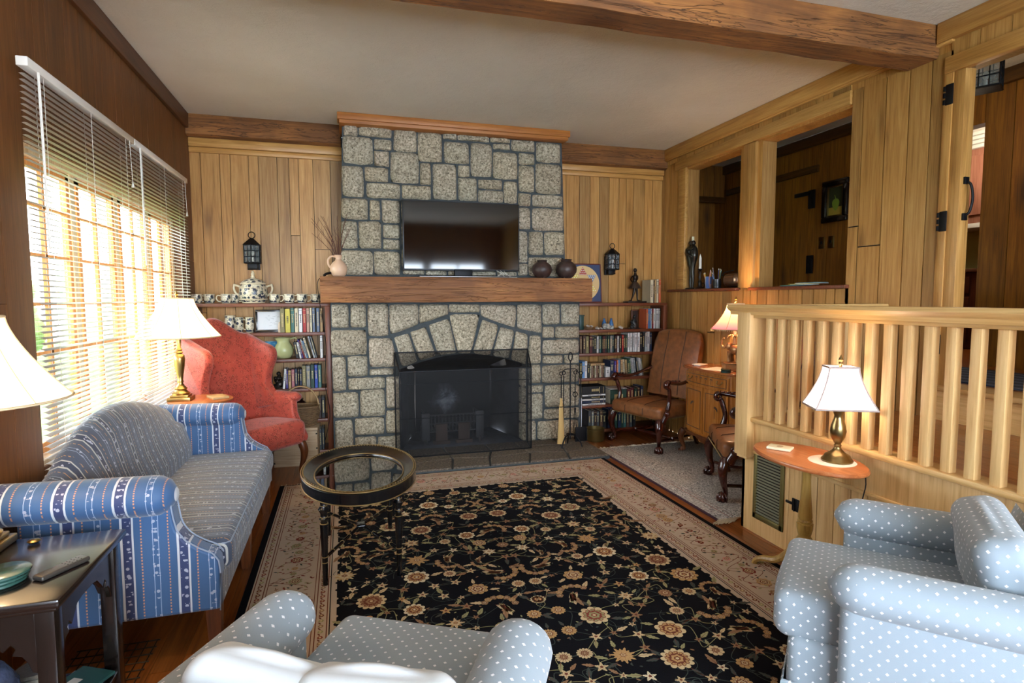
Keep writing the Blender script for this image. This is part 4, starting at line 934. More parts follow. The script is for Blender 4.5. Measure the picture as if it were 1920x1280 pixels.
# ------------------------------------------------------------------ lamps
def bell(r0, r1, h, seg, n=10, flare=1.6, sq=0): # top radius, bottom radius
    return [(r0+(r1-r0)*((1-i/n)**flare), h*i/n) for i in range(n+1)]
SHADE = shade_mat('cream_silk_shade', '#efe3c9', '#ffe9c4', 1.15)
SHADEW = shade_mat('white_linen_shade', '#f3e4dc', '#ffece4', 1.5)
SHADEP = shade_mat('pink_silk_shade', '#f0b0a0', '#fff0c4', 1.0, grad=(.305, .47, '#e07880', '#ffcf98'))
TRIM = plain('shade_trim', '#d8c19a', .6)
def shade(t, z, r0, r1, h, mat, seg=32, ribs=8, flare=1.7, sq=0, trim=TRIM, name='lamp_shade'):
    mb = MB(); P = bell(r0, r1, h, seg, 12, flare); q = PI/4 if sq else 0
    mb.lathe([(r, z+zz) for r, zz in P], seg=seg, cap=False, a0=PI/4 if sq else 0, sm=not sq)
    if sq:
        mb = MB(); rr = []
        for r, zz in P: rr.append([(r*a, r*b*.72, z+zz) for a, b in ((1, 1), (-1, 1), (-1, -1), (1, -1))])
        mb.loft(rr, cap=False, sm=False)
    o = mb.build(name, mat, t, ang=50, solid=.0015)
    mb = MB()
    for r, zz in (P[0], P[-1]):
        if sq: mb.tube([(r*a, r*b*.72, z+zz) for a, b in ((1, 1), (-1, 1), (-1, -1), (1, -1))], .004, 6, closed=True)
        else: mb.torus((0, 0, z+zz), r, .0035, seg, 6)
    for k in range(ribs):
        a = 2*PI*k/ribs+.3
        if sq: cs = [(1, 1), (-1, 1), (-1, -1), (1, -1)][k]; mb.tube([(r*cs[0], r*cs[1]*.72, z+zz) for r, zz in P], .003, 5)
        else: mb.tube([((r+.0008)*math.cos(a), (r+.0008)*math.sin(a), z+zz) for r, zz in P], .0016, 4)
    mb.build('shade_trim', trim, o); return o
def harp(t, z0, z1, fin):
    mb = MB(); mb.tube([(0, 0, z0), (0, 0, z0+.05)], .013, 12); mb.tube([(0, 0, z1-.01), (0, 0, z1+.015)], .004, 8)
    pts = smooth_path([(0, .012, z0+.02), (0, .045, (z0+z1)/2), (0, .012, z1-.005), (0, -.012, z1-.005), (0, -.045, (z0+z1)/2), (0, -.012, z0+.02)], 4); mb.tube(pts, .002, 6)
    mb.lathe([(.004, z1), (.009, z1+.008), (.006, z1+.016), (.010, z1+.024), (.0005, z1+.045)], seg=12); mb.build('harp', fin, t)
def bulb(t, z, r=.02):
    mb = MB(); mb.ball((0, 0, z), r, 12, sz=1.3); mb.build('bulb', emit('warm_bulb', (1, .72, .4, 1), 12) if 'warm_bulb' not in bpy.data.materials else bpy.data.materials['warm_bulb'], t)
def brass_lamp(loc, label, k=1.0, pw=8, dz=0):
    t = thing('table_lamp', label, 'lamp', loc)
    mb = MB(); mb.cbox(-.062, .062, -.062, .062, 0, .022, .004); mb.cbox(-.05, .05, -.05, .05, .022, .034, .004)
    prof = [(.045, .034), (.048, .045), (.034, .055), (.030, .062), (.036, .07), (.022, .085), (.014, .10), (.018, .11), (.015, .12), (.018, .15), (.026, .20), (.030, .24), (.028, .265), (.016, .275), (.021, .283), (.014, .292), (.018, .30), (.011, .31), (.012, .34), (.009, .35)]
    mb.lathe([(r*k, z) for r, z in prof], seg=20); mb.build('base', M['brass'], t, ang=50)
    harp(t, .34, .60+dz, M['brass']); bulb(t, .42)
    shade(t, .375+dz, .085, .225, .225, SHADE, ribs=8, flare=1.45)
    point('lamp_light', (loc[0], loc[1], loc[2]+.47), pw, (1, .70, .40), .035); return t
brass_lamp((-.965, 1.86, .56), 'brass table lamp with cream bell shade on the black end table at the left edge', 1.1, 7, .035)
brass_lamp((-.935, 3.79, .645), 'brass table lamp with cream bell shade on the round table by the window', 1.0, 7)
# right lamp
t = thing('table_lamp', 'antique brass vase lamp with square white bell shade on the oval table', 'lamp', (1.94, 1.865, .567), -.45)
mb = MB(); mb.lathe([(.058, 0), (.060, .006), (.054, .014), (.050, .018), (.047, .026), (.03, .036), (.016, .05), (.012, .06), (.015, .066), (.011, .072), (.015, .078), (.026, .10), (.031, .125), (.027, .15), (.018, .175), (.016, .19), (.022, .205), (.024, .212), (.012, .216)], seg=24); mb.build('base', M['antbrass'], t, ang=50)
harp(t, .20, .395, M['antbrass']); bulb(t, .29)
shade(t, .225, .055, .115, .165, SHADEW, ribs=4, flare=1.5, sq=1, trim=plain('taupe_trim', '#a89a94', .7))
point('lamp_light', (1.94, 1.865, .567+.31), 5, (1, .74, .50), .03)
# elephant lamp
t = thing('elephant_lamp', 'pink fringed shade lamp with a cast elephant base on the inlaid cabinet', 'lamp', (2.76, 3.60, .704), .25)
mb = MB(); hexa = [(.105*math.cos(2*PI*k/6), .085*math.sin(2*PI*k/6)) for k in range(6)]
mb.prism(hexa, 2, 0, .015); mb.prism([(a*.92, b*.92) for a, b in hexa], 2, .015, .05); mb.prism([(a*.97, b*.97) for a, b in hexa], 2, .05, .06); mb.build('plinth', plain('carved_plinth', '#8a6438', .45, bump=.3), t, bevel=.002)
GB = plain('gilt_cast_metal', '#a57f52', .35, .55, bump=.3, bs=80, vary=.3)
mb = MB(); mb.ball((.0, -.01, .155), .042, 14, sz=.95, sx=.85, sy=1.25); mb.ball((-.005, .045, .175), .027, 12, sz=1.1)
mb.tube(smooth_path([(-.005, .065, .175), (-.01, .092, .165), (-.012, .11, .19), (-.012, .10, .225), (-.01, .085, .235)], 4), interp([.013, .010, .008, .006, .005], 17), 8)
for s in (-1, 1):
    mb.ball((s*.026, .035, .178), .022, 10, sx=.3, sz=1.2)
    for (y, dx) in ((.03, .02), (-.045, .022)): mb.tube([(s*dx, y, .14), (s*dx, y+.004, .10), (s*dx, y, .062)], [.017, .0135, .014], 8)
mb.tube([(0, -.06, .165), (.004, -.075, .14), (.004, -.07, .11)], [.004, .003, .004], 6)
mb.lathe([(.02, .19), (.022, .20), (.013, .21), (.016, .225), (.010, .235), (.012, .25)], seg=12); mb.build('elephant', GB, t, ang=80)
mb = MB()
for k in range(9):
    a = 2*PI*k/9; d = Vector((math.cos(a), math.sin(a), 0)); P = [d*.006+Vector((0, 0, .245)), d*.03+Vector((0, 0, .262)), d*.05+Vector((0, 0, .255)), d*.062+Vector((0, 0, .238))]
    mb.tube(P, [.004, .009, .007, .002], 6, sx=.35)
mb.build('palm_leaves', GB, t, ang=80)
mb = MB(); mb.tube([(0, 0, .245), (0, 0, .31)], .011, 10); mb.build('candle_sleeve', plain('candle_cream', '#e8d9b8', .5), t)
o = shade(t, .305, .06, .17, .185, SHADEP, ribs=6, flare=1.6)
mb = MB()
for k in range(70):
    a = 2*PI*k/70
    for r_, z in ((.17, .305), (.06, .49)): mb.tube([(r_*math.cos(a), r_*math.sin(a), z+.003), (r_*1.01*math.cos(a), r_*1.01*math.sin(a), z-.011)], .0017, 4)
mb.build('bead_fringe', TRIM, o); harp(t, .30, .50, M['brass']); bulb(t, .37)
point('lamp_light', (2.76, 3.60, .704+.40), 15, (1, .62, .34), .03)

# ------------------------------------------------------------------ tables
DK = plain('espresso_wood', '#1d1512', .22, vary=.2, bs=8, coat=.3)
t = thing('end_table', 'dark square end table with fretwork apron and lower shelf at the lower left', 'table', (-.855, 1.715, 0))
mb = MB(); mb.cbox(-.218, .218, -.215, .215, .538, .56, .006); mb.cbox(-.208, .208, -.205, .205, .528, .54, .004); mb.build('table_top', DK, t)
for x in (-.18, .18):
    for y in (-.178, .178): mb = MB(); mb.cbox(x-.02, x+.02, y-.02, y+.02, 0, .53, .003); mb.build('leg', DK, t)
def fret(L):  # apron outline in (u,z)
    h = L/2; half = [(-h, .53), (-h, .38), (-h+.012, .385), (-h+.02, .41), (-h+.03, .425), (-h+.05, .43), (-h+.042, .445), (-h+.05, .455), (-h+.065, .44), (-h+.075, .45), (-h+.10, .475), (-h+.13, .48)]
    return half+[(-a, b) for a, b in half[::-1]]
for s in (-1, 1):
    mb = MB(); mb.prism(fret(.32), 1, s*.185-.007, s*.185+.007); mb.build('apron', DK, t, bevel=.002)
    mb = MB(); mb.prism(fret(.32), 0, s*.185-.007, s*.185+.007); mb.build('apron', DK, t, bevel=.002)
mb = MB(); mb.cbox(-.195, .195, -.19, .19, .135, .152, .003); mb.build('lower_shelf', DK, t)
# oval pedestal table
CHER = wood('cherry_top', '#8a4a26', '#b5693a', '#c98150', 1, .3, 0, 0, .7, .15)
t = thing('oval_pedestal_table', 'small oval cherry wood pedestal table on three curved legs', 'table', (1.885, 1.965, 0))
mb = MB(); mb.lathe([(.265, .0), (.272, .006), (.272, .012), (.266, .018)], (0, 0, .546), 48, sx=.60); mb.build('table_top', CHER, t)
TW = wood('turned_maple', '#7d5f2c', '#a3803f', '#b99652', 2, .35, 0)
mb = MB(); mb.lathe([(.03, .10), (.034, .12), (.032, .15), (.022, .165), (.030, .18), (.034, .20), (.024, .215), (.027, .225), (.033, .25), (.034, .27), (.028, .275), (.031, .283), (.026, .29), (.029, .30), (.022, .38), (.017, .47), (.02, .53), (.04, .546)], (0, .0, 0), 20); mb.build('pedestal', TW, t, ang=50)
for a in (PI*.62, PI*1.28, -.15):
    d = Vector((math.cos(a), math.sin(a), 0)); P = smooth_path([d*.02+Vector((0, 0, .17)), d*.06+Vector((0, 0, .12)), d*.12+Vector((0, 0, .065)), d*.18+Vector((0, 0, .05)), d*.215+Vector((0, 0, .03)), d*.225+Vector((0, 0, .004))], 4)
    mb = MB(); mb.tube(P, interp([.022, .02, .016, .014, .012, .013], len(P)), 8, sx=1.0); mb.build('leg', TW, t)
# round table by the window
t = thing('round_lamp_table', 'small round wooden table between the sofa arm and the wing chair', 'table', (-.835, 3.81, 0))
mb = MB(); mb.lathe([(.168, 0), (.176, .006), (.176, .013), (.17, .018)], (0, 0, .627), 36); mb.build('table_top', CHER, t)
mb = MB(); mb.lathe([(.03, .1), (.03, .2), (.02, .24), (.028, .3), (.018, .5), (.03, .627)], seg=16); mb.build('pedestal', LEGW, t)
for a in (.4, 2.5, 4.6):
    d = Vector((math.cos(a), math.sin(a), 0)); mb = MB(); mb.tube([d*.02+Vector((0, 0, .16)), d*.1+Vector((0, 0, .08)), d*.17+Vector((0, 0, .015))], [.02, .015, .013], 8); mb.build('leg', LEGW, t)
# tray table
t = thing('tray_coffee_table', 'oval black tray coffee table with glass top and gilt trim on turned legs', 'coffee table', (.055, 2.80, .0125))
A_, B_ = .262, .40
def oval(m, prof, mi=0, seg=56): m.lathe([(r, z) for r, z in prof], seg=seg, mi=mi, sx=1, sy=B_/A_, cap=False)
mb = MB(); oval(mb, [(A_-.03, .372), (A_, .375), (A_+.002, .40), (A_+.004, .425), (A_-.004, .432), (A_-.012, .428), (A_-.03, .412), (A_-.058, .405), (A_-.062, .396), (A_-.062, .38), (A_-.03, .372)]); mb.build('tray_rim', M['blackpaint'], t)
GI = plain('rubbed_gilt', '#8d7448', .4, .6)
mb = MB()
for q, z in ((A_-.0, .377), (A_+.001, .431), (A_-.057, .407)): mb.torus((0, 0, z), q, .0028, 56, 6, sy=B_/A_)
for k in range(110): a = 2*PI*k/110; mb.ball(((A_-.008)*math.cos(a), (A_-.008)*B_/A_*math.sin(a), .433), .0035, 5)
mb.build('gilt_trim', GI, t)

TG = see_through('smoked_table_glass', '#0c0e0e', .18, .12, .02)
mb = MB(); mb.lathe([(.001, .392), (A_-.061, .392), (A_-.061, .397), (.001, .397)], seg=56, sy=B_/A_, cap=False); mb.build('glass_top', TG, t)
for (x, y) in ((-.157, -.275), (.157, -.275), (-.157, .27), (.157, .27)):
    mb = MB(); mb.lathe([(.011, 0), (.012, .10), (.0165, .24), (.018, .27), (.013, .272), (.013, .285), (.02, .292), (.014, .30), (.014, .315), (.024, .335), (.013, .35), (.016, .372)], (x, y, 0), 16); lg = mb.build('leg', M['blackpaint'], t, ang=50)
    for z, r_ in ((.10, .0125), (.272, .0165), (.30, .0155), (.125, .0135), (.35, .0145)): mb = MB(); mb.torus((x, y, z), r_, .0022, 16, 6); mb.build('gilt_ring', GI, lg)
mb = MB()
for s in (-1, 1): mb.tube([(-.157, -s*.275, .118), (0, 0, .14), (.157, s*.27, .118)], .0075, 8)
mb.cbox(-.02, .02, -.03, .03, .133, .147, .003); xs_ = mb.build('cross_stretcher', M['blackpaint'], t)
mb = MB()
for s in (-1, 1):
    for q in (.35, .55, .8):
        for e in (-1, 1): mb = MB(); mb.torus((e*.157*q, e*s*.273*q, .14-.022*q), .008, .0018, 12, 5, axis=1); mb.build('gilt_ring', GI, xs_)

# ------------------------------------------------------------------ inlaid cabinet
BURL = wood('walnut_veneer', '#6d3a13', '#a5672a', '#c28542', 2, .25, .1, 0, .8, .25); INL = plain('dark_inlay', '#34170a', .35)
t = thing('inlaid_cabinet', 'small bow fronted inlaid wooden cabinet with one drawer and two doors', 'cabinet', (2.885, 3.73, 0))
def bow(d, w, n_=14, can=.03): # plan outline, local x negative = front
    P = [(-.0, -w), (-d+.05, -w), (-d+.012, -w+can)]
    for k in range(1, n_): u = -1+2*k/n_; P.append((-d-.03*(1-u*u)+.0, u*(w-can)))
    return P+[(-d+.012, w-can), (-d+.05, w), (0, w)]
mb = MB(); mb.prism([(a, b) for a, b in bow(.26, .31)], 2, .185, .685); mb.build('body', BURL, t)
mb = MB(); mb.prism(bow(.285, .335), 2, .685, .704); mb.build('cabinet_top', wood('cabinet_top_wood', '#6b3315', '#97552a', '#b27238', 1, .22, 0, 0, .8, .3), t, bevel=.004)
mb = MB(); mb.prism(bow(.272, .322), 2, .175, .19); mb.build('base_moulding', LEGW, t, bevel=.004)
def bx(u, w): return -.26-.03*(1-(u/(w))**2)
def panel(m, u0, u1, z0, z1, off, th, mi=0, n_=8):
    F_ = []; 
    for k in range(n_+1):
        u = u0+(u1-u0)*k/n_; x = bx(u, .28)-off; F_.append([(x, u, z0), (x, u, z1), (x-th, u, z1), (x-th, u, z0)])
    m.loft(F_, mi, sm=False)
def frame_line(m, u0, u1, z0, z1, off, w=.004):
    for a in ((u0, u1, z0, z0+w), (u0, u1, z1-w, z1), (u0, u0+w, z0, z1), (u1-w, u1, z0, z1)): panel(m, *a, off, .0012)
def sprig(m, u, z, k, off):
    for i in range(7):
        a = -1.3+i*.43; m.ball((bx(u, .28)-off, u+k*.5*math.sin(a), z+k*.35*math.cos(a)+k*.2), k*.12, 6, sx=.06, sz=1.5)
    m.box(bx(u, .28)-off-.001, bx(u, .28)-off, u-k*.03, u+k*.03, z-k*.8, z+k*.3)
mb = MB(); panel(mb, -.262, .262, .575, .665, -.001, .007); dw = mb.build('drawer', BURL, t)
mb = MB(); frame_line(mb, -.245, .245, .585, .655, .0065); [sprig(mb, u, .622, .028, .0065) for u in (-.09, -.03, .03, .09)]; mb.build('inlay', INL, dw)
for u in (-.185, .185):
    mb = MB(); x = bx(u, .28)-.008; mb.tube(smooth_path([(x-.004, u-.028, .628), (x-.012, u-.02, .612), (x-.013, u, .607), (x-.012, u+.02, .612), (x-.004, u+.028, .628)], 3), .003, 6)
    for e in (-.028, .028): mb.ball((x-.003, u+e, .628), .007, 8)
    mb.build('drawer_handle', M['brass'], dw)
for s in (-1, 1):
    mb = MB(); panel(mb, min(s*.004, s*.262), max(s*.004, s*.262), .205, .56, -.001, .007); d_ = mb.build('door', BURL, t)
    mb = MB(); frame_line(mb, min(s*.03, s*.238), max(s*.03, s*.238), .235, .53, .0065); sprig(mb, s*.134, .40, .06, .0065); mb.build('inlay', INL, d_)
for (x, y, ox, oy) in ((-.27, -.285, -1, -1), (-.27, .285, -1, 1), (-.03, -.285, 0, -1), (-.03, .285, 0, 1)):
    mb = MB(); cabriole(mb, x, y, .185, ox, oy, .95); mb.build('leg', LEGW, t)
mb = MB(); mb.prism([(-.24, .18), (-.24, .15), (-.12, .165), (-.05, .14), (0, .13), (.05, .14), (.12, .165), (.24, .15), (.24, .18)], 0, -.28, -.265); mb.build('apron', LEGW, t)
# ------------------------------------------------------------------ television on the mantel
t = thing('television', 'flat black television standing on the mantel against the stone chimney', 'television', (.904, 4.47, 1.402))
mb = MB(); mb.cbox(-.461, .461, -.012, .028, .053, .583, .003); mb.build('casing', plain('tv_casing', '#3a3c40', .35, .5), t)
mb = MB(); mb.box(-.452, .452, -.0135, -.0125, .066, .575); mb.build('screen', plain('tv_screen', '#030304', .06, spec=.5), t)
mb = MB(); mb.cbox(-.35, .35, -.10, -.03, .0, .008, .003); mb.build('stand_foot', plain('brushed_silver', '#a9abad', .3, .8), t)
mb = MB(); mb.cbox(-.07, .07, -.04, .0, .006, .06, .003); mb.build('stand_neck', M['iron'], t)
mb = MB()
for k in range(3): mb.tube(smooth_path([(.27+.03*k, -.02, .056), (.30+.02*k, -.05, .03), (.27+.05*k, -.05, .012), (.34+.02*k, -.04, .006), (.38+.03*k, -.02, .004)], 4), .0018, 5)
mb.build('cable', M['white'], t)
# jug with twigs
t = thing('cream_jug', 'cream ceramic jug with a loop handle at the left end of the mantel', 'jug', (-.027, 4.45, 1.402))
mb = MB(); mb.lathe([(.035, 0), (.05, .012), (.062, .045), (.060, .075), (.045, .10), (.024, .118), (.020, .13), (.025, .15), (.030, .157), (.026, .157), (.017, .14), (.017, .11)], seg=28, cap=False); mb.lathe([(.035, 0), (.0001, 0)], seg=28, cap=False); mb.build('body', plain('cream_glaze', '#d9b698', .3, vary=.06), t)
mb = MB(); mb.tube(smooth_path([(-.022, -.0, .145), (-.05, 0, .148), (-.072, 0, .125), (-.072, 0, .09), (-.058, 0, .065)], 4), .007, 8); mb.build('handle', bpy.data.materials['cream_glaze'], t)
rt2 = random.Random(5); mb = MB()
for k in range(13):
    a, b = rt2.uniform(-.2, .12), rt2.uniform(-.08, .06); h = rt2.uniform(.25, .42); P = smooth_path([(0, 0, .06), (a*.2, b*.2, .06+h*.4), (a*.55, b*.5, .06+h*.7), (a, b, .06+h)], 4); mb.tube(P, interp([.0022, .0012], len(P)), 5)
    for j in (5, 8, 10): p = P[j]; mb.tube([p, p+Vector((rt2.uniform(-.04, .03), rt2.uniform(-.02, .02), .05))], [.001, .0006], 4)
o = mb.build('dried_twigs', plain('reddish_twig', '#5a3326', .8), None, loc=(-.027, 4.45, 1.402)); tag(o, 'bundle of thin dried reddish twigs standing in the cream jug', 'twigs')
mb = MB(); mb.tube(smooth_path([(-.13, 4.42, 1.408), (-.11, 4.43, 1.423), (-.06, 4.46, 1.432), (-.0, 4.49, 1.43)], 4), .009, 8, sy=1.6); o = mb.build('black_remote', M['iron']); tag(o, 'small curved black handset lying beside the cream jug on the mantel', 'remote control')
CLAYM = plain('mottled_dark_clay', '#3a2a26', .45, bump=.5, bs=60, vary=.45)
for k, (x, s, lb) in enumerate(((1.555, 1., 'round dark mottled clay pot on the mantel, nearer the television'), (1.765, 1.07, 'round dark mottled clay pot on the mantel, in front of the game board'))):
    mb = MB(); mb.lathe([(r*s, z*s) for r, z in [(.035, 0), (.055, .012), (.078, .045), (.082, .07), (.074, .10), (.05, .122), (.038, .128), (.042, .142), (.046, .144), (.036, .142), (.032, .125), (.05, .1)]], seg=32, cap=False); mb.lathe([(.035*s, 0), (.0001, 0)], cap=False)
    tag(mb.build('clay_pot', CLAYM, None, loc=(x, 4.45, 1.402), ang=60), lb, 'pot', 'dark clay pots on the mantel')
# game board leaning behind the mantel end
t = thing('game_board', 'square game board with a six pointed star leaning at the right end of the mantel', 'game board', (2.04, 4.74, 1.37)); 
mb = MB(); mb.cbox(-.17, .17, -.004, .004, -.165, .165, .002); mb.build('board', plain('board_blue', '#3b4a6b', .6), t)
mb = MB(); mb.lathe([(.0001, 0), (.155, 0)], seg=40, cap=False); mb.v = [(a, -.0046, b) for a, b, c in mb.v]; mb.build('field_disc', plain('board_yellow', '#d3b67e', .6), t)
for k, cc in enumerate(('#a8402c', '#6a7d9a', '#d8c24a', '#a8402c', '#6a7d9a', '#d8c24a')):
    a = PI/2-k*PI/3+.0; mb = MB(); c_, s_ = math.cos(a), math.sin(a)
    def rr_(u, w): return (u*c_-w*s_, u*s_+w*c_)
    A3 = [rr_(.145, 0), rr_(.072, .042), rr_(.072, -.042)]; mb.add([(p[0], -.0052, p[1]) for p in A3], [(0, 1, 2)], 0)
    for i in range(4):
        for j in range(i+1):
            p = rr_(.13-.017*i, (j-i/2)*.019); mb.add([(p[0]+.005*math.cos(q), -.0058, p[1]+.005*math.sin(q)) for q in [2*PI*w/8 for w in range(8)]], [tuple(range(8))], 1)
    mb.build('star_point', [plain('star_'+cc[1:], cc, .6), M['white']] if 'star_'+cc[1:] not in bpy.data.materials else [bpy.data.materials['star_'+cc[1:]], M['white']], t)
mb = MB(); [mb.cbox(*q, .002) for q in ((-.175, -.165, -.007, .005, -.17, .17), (.165, .175, -.007, .005, -.17, .17), (-.17, .17, -.007, .005, .163, .173), (-.17, .17, -.007, .005, -.173, -.163))]; mb.build('frame', plain('maroon_edge', '#5a2020', .5), t)
t.rotation_euler = (-.10, 0, 0)
# ------------------------------------------------------------------ fire screen, grate, irons
t = thing('fire_screen', 'black wire mesh fire screen with a sloped hood in front of the fireplace opening', 'fire screen', (.91, 4.34, .036))
Fp = [(-.52, 0, 0), (.515, 0, 0), (.515, 0, .655), (-.52, 0, .655)]; Bp = [(-.54, .175, 0), (.54, .175, 0), (.54, .175, .785), (-.54, .175, .785)]
mb = MB(); mb.add(Fp+Bp, [(0, 1, 2, 3), (3, 2, 6, 7), (0, 3, 7, 4), (1, 5, 6, 2)])
n = NT('wire_mesh'); uv = n.sep(n.coord('UV')); k = 300.
hol = n.math('MULTIPLY', n.math('GREATER_THAN', n.math('FRACT', n.math('MULTIPLY', uv[0], k)), .27), n.math('GREATER_THAN', n.math('FRACT', n.math('MULTIPLY', uv[1], k)), .27))
tr = n.n.new('ShaderNodeBsdfTransparent'); mx = n.n.new('ShaderNodeMixShader'); n.l.new(n.b.outputs[0], mx.inputs[1]); n.l.new(tr.outputs[0], mx.inputs[2]); n.put(mx.inputs[0], hol); n.base(hx('#0a0a0c'), .6, .2); n.l.new(mx.outputs[0], n.out.inputs[0])
mb.build('mesh_panel', n.m, t, solid=0)
mb = MB()
for P in ([Fp[0], Fp[1], Fp[2], Fp[3], Fp[0]], [Bp[0], Bp[3], Bp[2], Bp[1]], [Fp[3], Bp[3]], [Fp[2], Bp[2]], [Fp[0], Bp[0]], [Fp[1], Bp[1]]):
    for a, b in zip(P, P[1:]): mb.tube([a, b], .0055, 6)
for z in (.295, .56): mb.tube([(-.52, -.004, z), (.515, -.004, z)], .003, 6); mb.tube([(.515, -.004, z), (.535, .17, z+.01)], .003, 6)
for s in (-.22, .26): mb.tube(smooth_path([(s-.03, .12, .755), (s-.02, .11, .775), (s+.02, .11, .775), (s+.03, .12, .755)], 3), .003, 6)
mb.build('frame', M['iron'], t)
t = thing('fire_grate', 'cast iron basket grate standing in the firebox', 'grate', (.86, 4.86, .03))
mb = MB()
for k in range(15): x = -.21+.03*k; mb.tube([(x, -.13, .10), (x, -.14, .24)], .006, 6); mb.tube([(x, -.13, .10), (x, .12, .10)], .006, 6)
for z in (.10, .17, .24): mb.tube([(-.23, -.135, z), (.23, -.135, z)], .007, 6)
for x in (-.23, .23): mb.tube([(x, -.13, .10), (x, .12, .10), (x, .12, .24), (x, -.135, .24)], .009, 6); mb.cbox(x-.035, x+.035, -.15, -.125, .03, .26, .006); mb.tube([(x, -.14, .04), (x, -.16, .0)], .014, 6); mb.tube([(x, .12, .1), (x, .13, 0)], .012, 6)
mb.build('basket', plain('grate_iron', '#3c3d42', .6, .4), t)
for x in (-.10, .09):
    mb = MB(); mb.cbox(x-.05, x+.05, -.165, -.14, .0, .17, .008); mb.cbox(x-.07, x+.07, -.175, -.13, .0, .03, .006); mb.build('foot', plain('rusty_iron', '#4a3a33', .7, .3, bump=.4), t)
t = thing('fire_tool_stand', 'black wrought iron stand for fire tools on the hearth beside the bookcase', 'fire tools', (1.745, 4.30, .035))
mb = MB(); mb.tube([(0, 0, .06), (0, 0, .70)], .006, 8); mb.torus((0, 0, .735), .022, .005, 18, 6, axis=1, sx=.75, sy=1.5)
mb.tube(smooth_path([(-.07, 0, .60), (-.05, 0, .63), (0, 0, .635), (.05, 0, .63), (.07, 0, .60)], 4), .004, 6)
for a in (-.5, 1.4, 3.6): d = Vector((math.cos(a), math.sin(a), 0)); mb.tube(smooth_path([(0, 0, .10), d*.05+Vector((0, 0, .09)), d*.08+Vector((0, 0, .05)), d*.10+Vector((0, 0, .0))], 4), .006, 6)
mb.torus((0, 0, .1), .03, .004, 16, 6); mb.build('stand', M['iron'], t)
def tool(nm, lab, x, y, fn):
    mb = MB(); mb.tube([(0, 0, .16), (0, 0, .58)], .0045, 6); mb.torus((0, 0, .60), .014, .004, 14, 6, axis=1); mb2 = fn(mb)
    o = mb.build(nm, [M['iron'], plain('broom_straw', '#c0a066', .9, bump=.6, bs=200) if 'broom_straw' not in bpy.data.materials else bpy.data.materials['broom_straw']], None, loc=(x, y, .036)); tag(o, lab, nm.split('_')[-1], 'fire irons on the stand')
def f_broom(m): m.lathe([(.008, .40), (.012, .36), (.018, .33), (.020, .25), (.028, .1), (.034, .03), (.02, .03)], seg=16, mi=1, sy=.55); m.torus((0, 0, .33), .018, .003, 14, 5, sy=.6)
def f_shovel(m): m.rbox(-.05, .05, -.012, -.002, .04, .16, .004, 2); m.box(-.05, -.044, -.02, 0, .045, .15); m.box(.044, .05, -.02, 0, .045, .15)
def f_poker(m): m.tube([(0, 0, .17), (0, 0, .05)], [.0045, .003], 6); m.tube([(0, 0, .09), (.02, 0, .08), (.022, 0, .06)], .003, 6)
def f_tongs(m): [m.tube([(s*.004, 0, .3), (s*.016, 0, .2), (s*.003, 0, .05)], .003, 6) for s in (-1, 1)]; m.ball((0, 0, .3), .01, 8); m.torus((0, 0, .42), .02, .004, 14, 6, axis=1)
tool('hearth_broom', 'straw hearth broom hanging on the left of the iron tool stand', 1.665, 4.295, f_broom)
tool('fire_shovel', 'black iron fire shovel hanging on the right of the tool stand', 1.83, 4.285, f_shovel)
tool('fire_poker', 'black iron poker hanging on the tool stand between broom and pole', 1.70, 4.33, f_poker)
tool('fire_tongs', 'black iron tongs hanging on the tool stand behind the shovel', 1.80, 4.33, f_tongs)
for k, (x, y, s, c, lb) in enumerate(((.13, 4.34, 1.0, '#33211a', 'dark brown pine cone on the hearth beside the paler cone'), (.215, 4.31, 1.05, '#a98f63', 'pale tan pine cone on the hearth in front of the screen edge'))):
    mb = MB(); mb.ball((0, 0, .062), .04, 12, sz=1.4)
    for i in range(60):
        z = .012+.105*i/60; r_ = .052*math.sin(PI*min(1, .12+.88*i/60*.98))**.6; a = i*2.4; c_, s_ = math.cos(a), math.sin(a)
        mb.add([(r_*.5*c_-.012*s_, r_*.5*s_+.012*c_, z-.004), (r_*.5*c_+.012*s_, r_*.5*s_-.012*c_, z-.004), (r_*1.1*c_+.007*s_, r_*1.1*s_-.007*c_, z+.008), (r_*1.1*c_-.007*s_, r_*1.1*s_+.007*c_, z+.008), (r_*.5*c_, r_*.5*s_, z+.012)], [(0, 1, 2, 3), (3, 2, 4)])
    mb.v = [(a*s, b*s, c__*s) for a, b, c__ in mb.v]; tag(mb.build('pine_cone', plain('cone_%d' % k, c, .7), None, loc=(x, y, .036), weld=False), lb, 'pine cone', 'pine cones on the hearth')

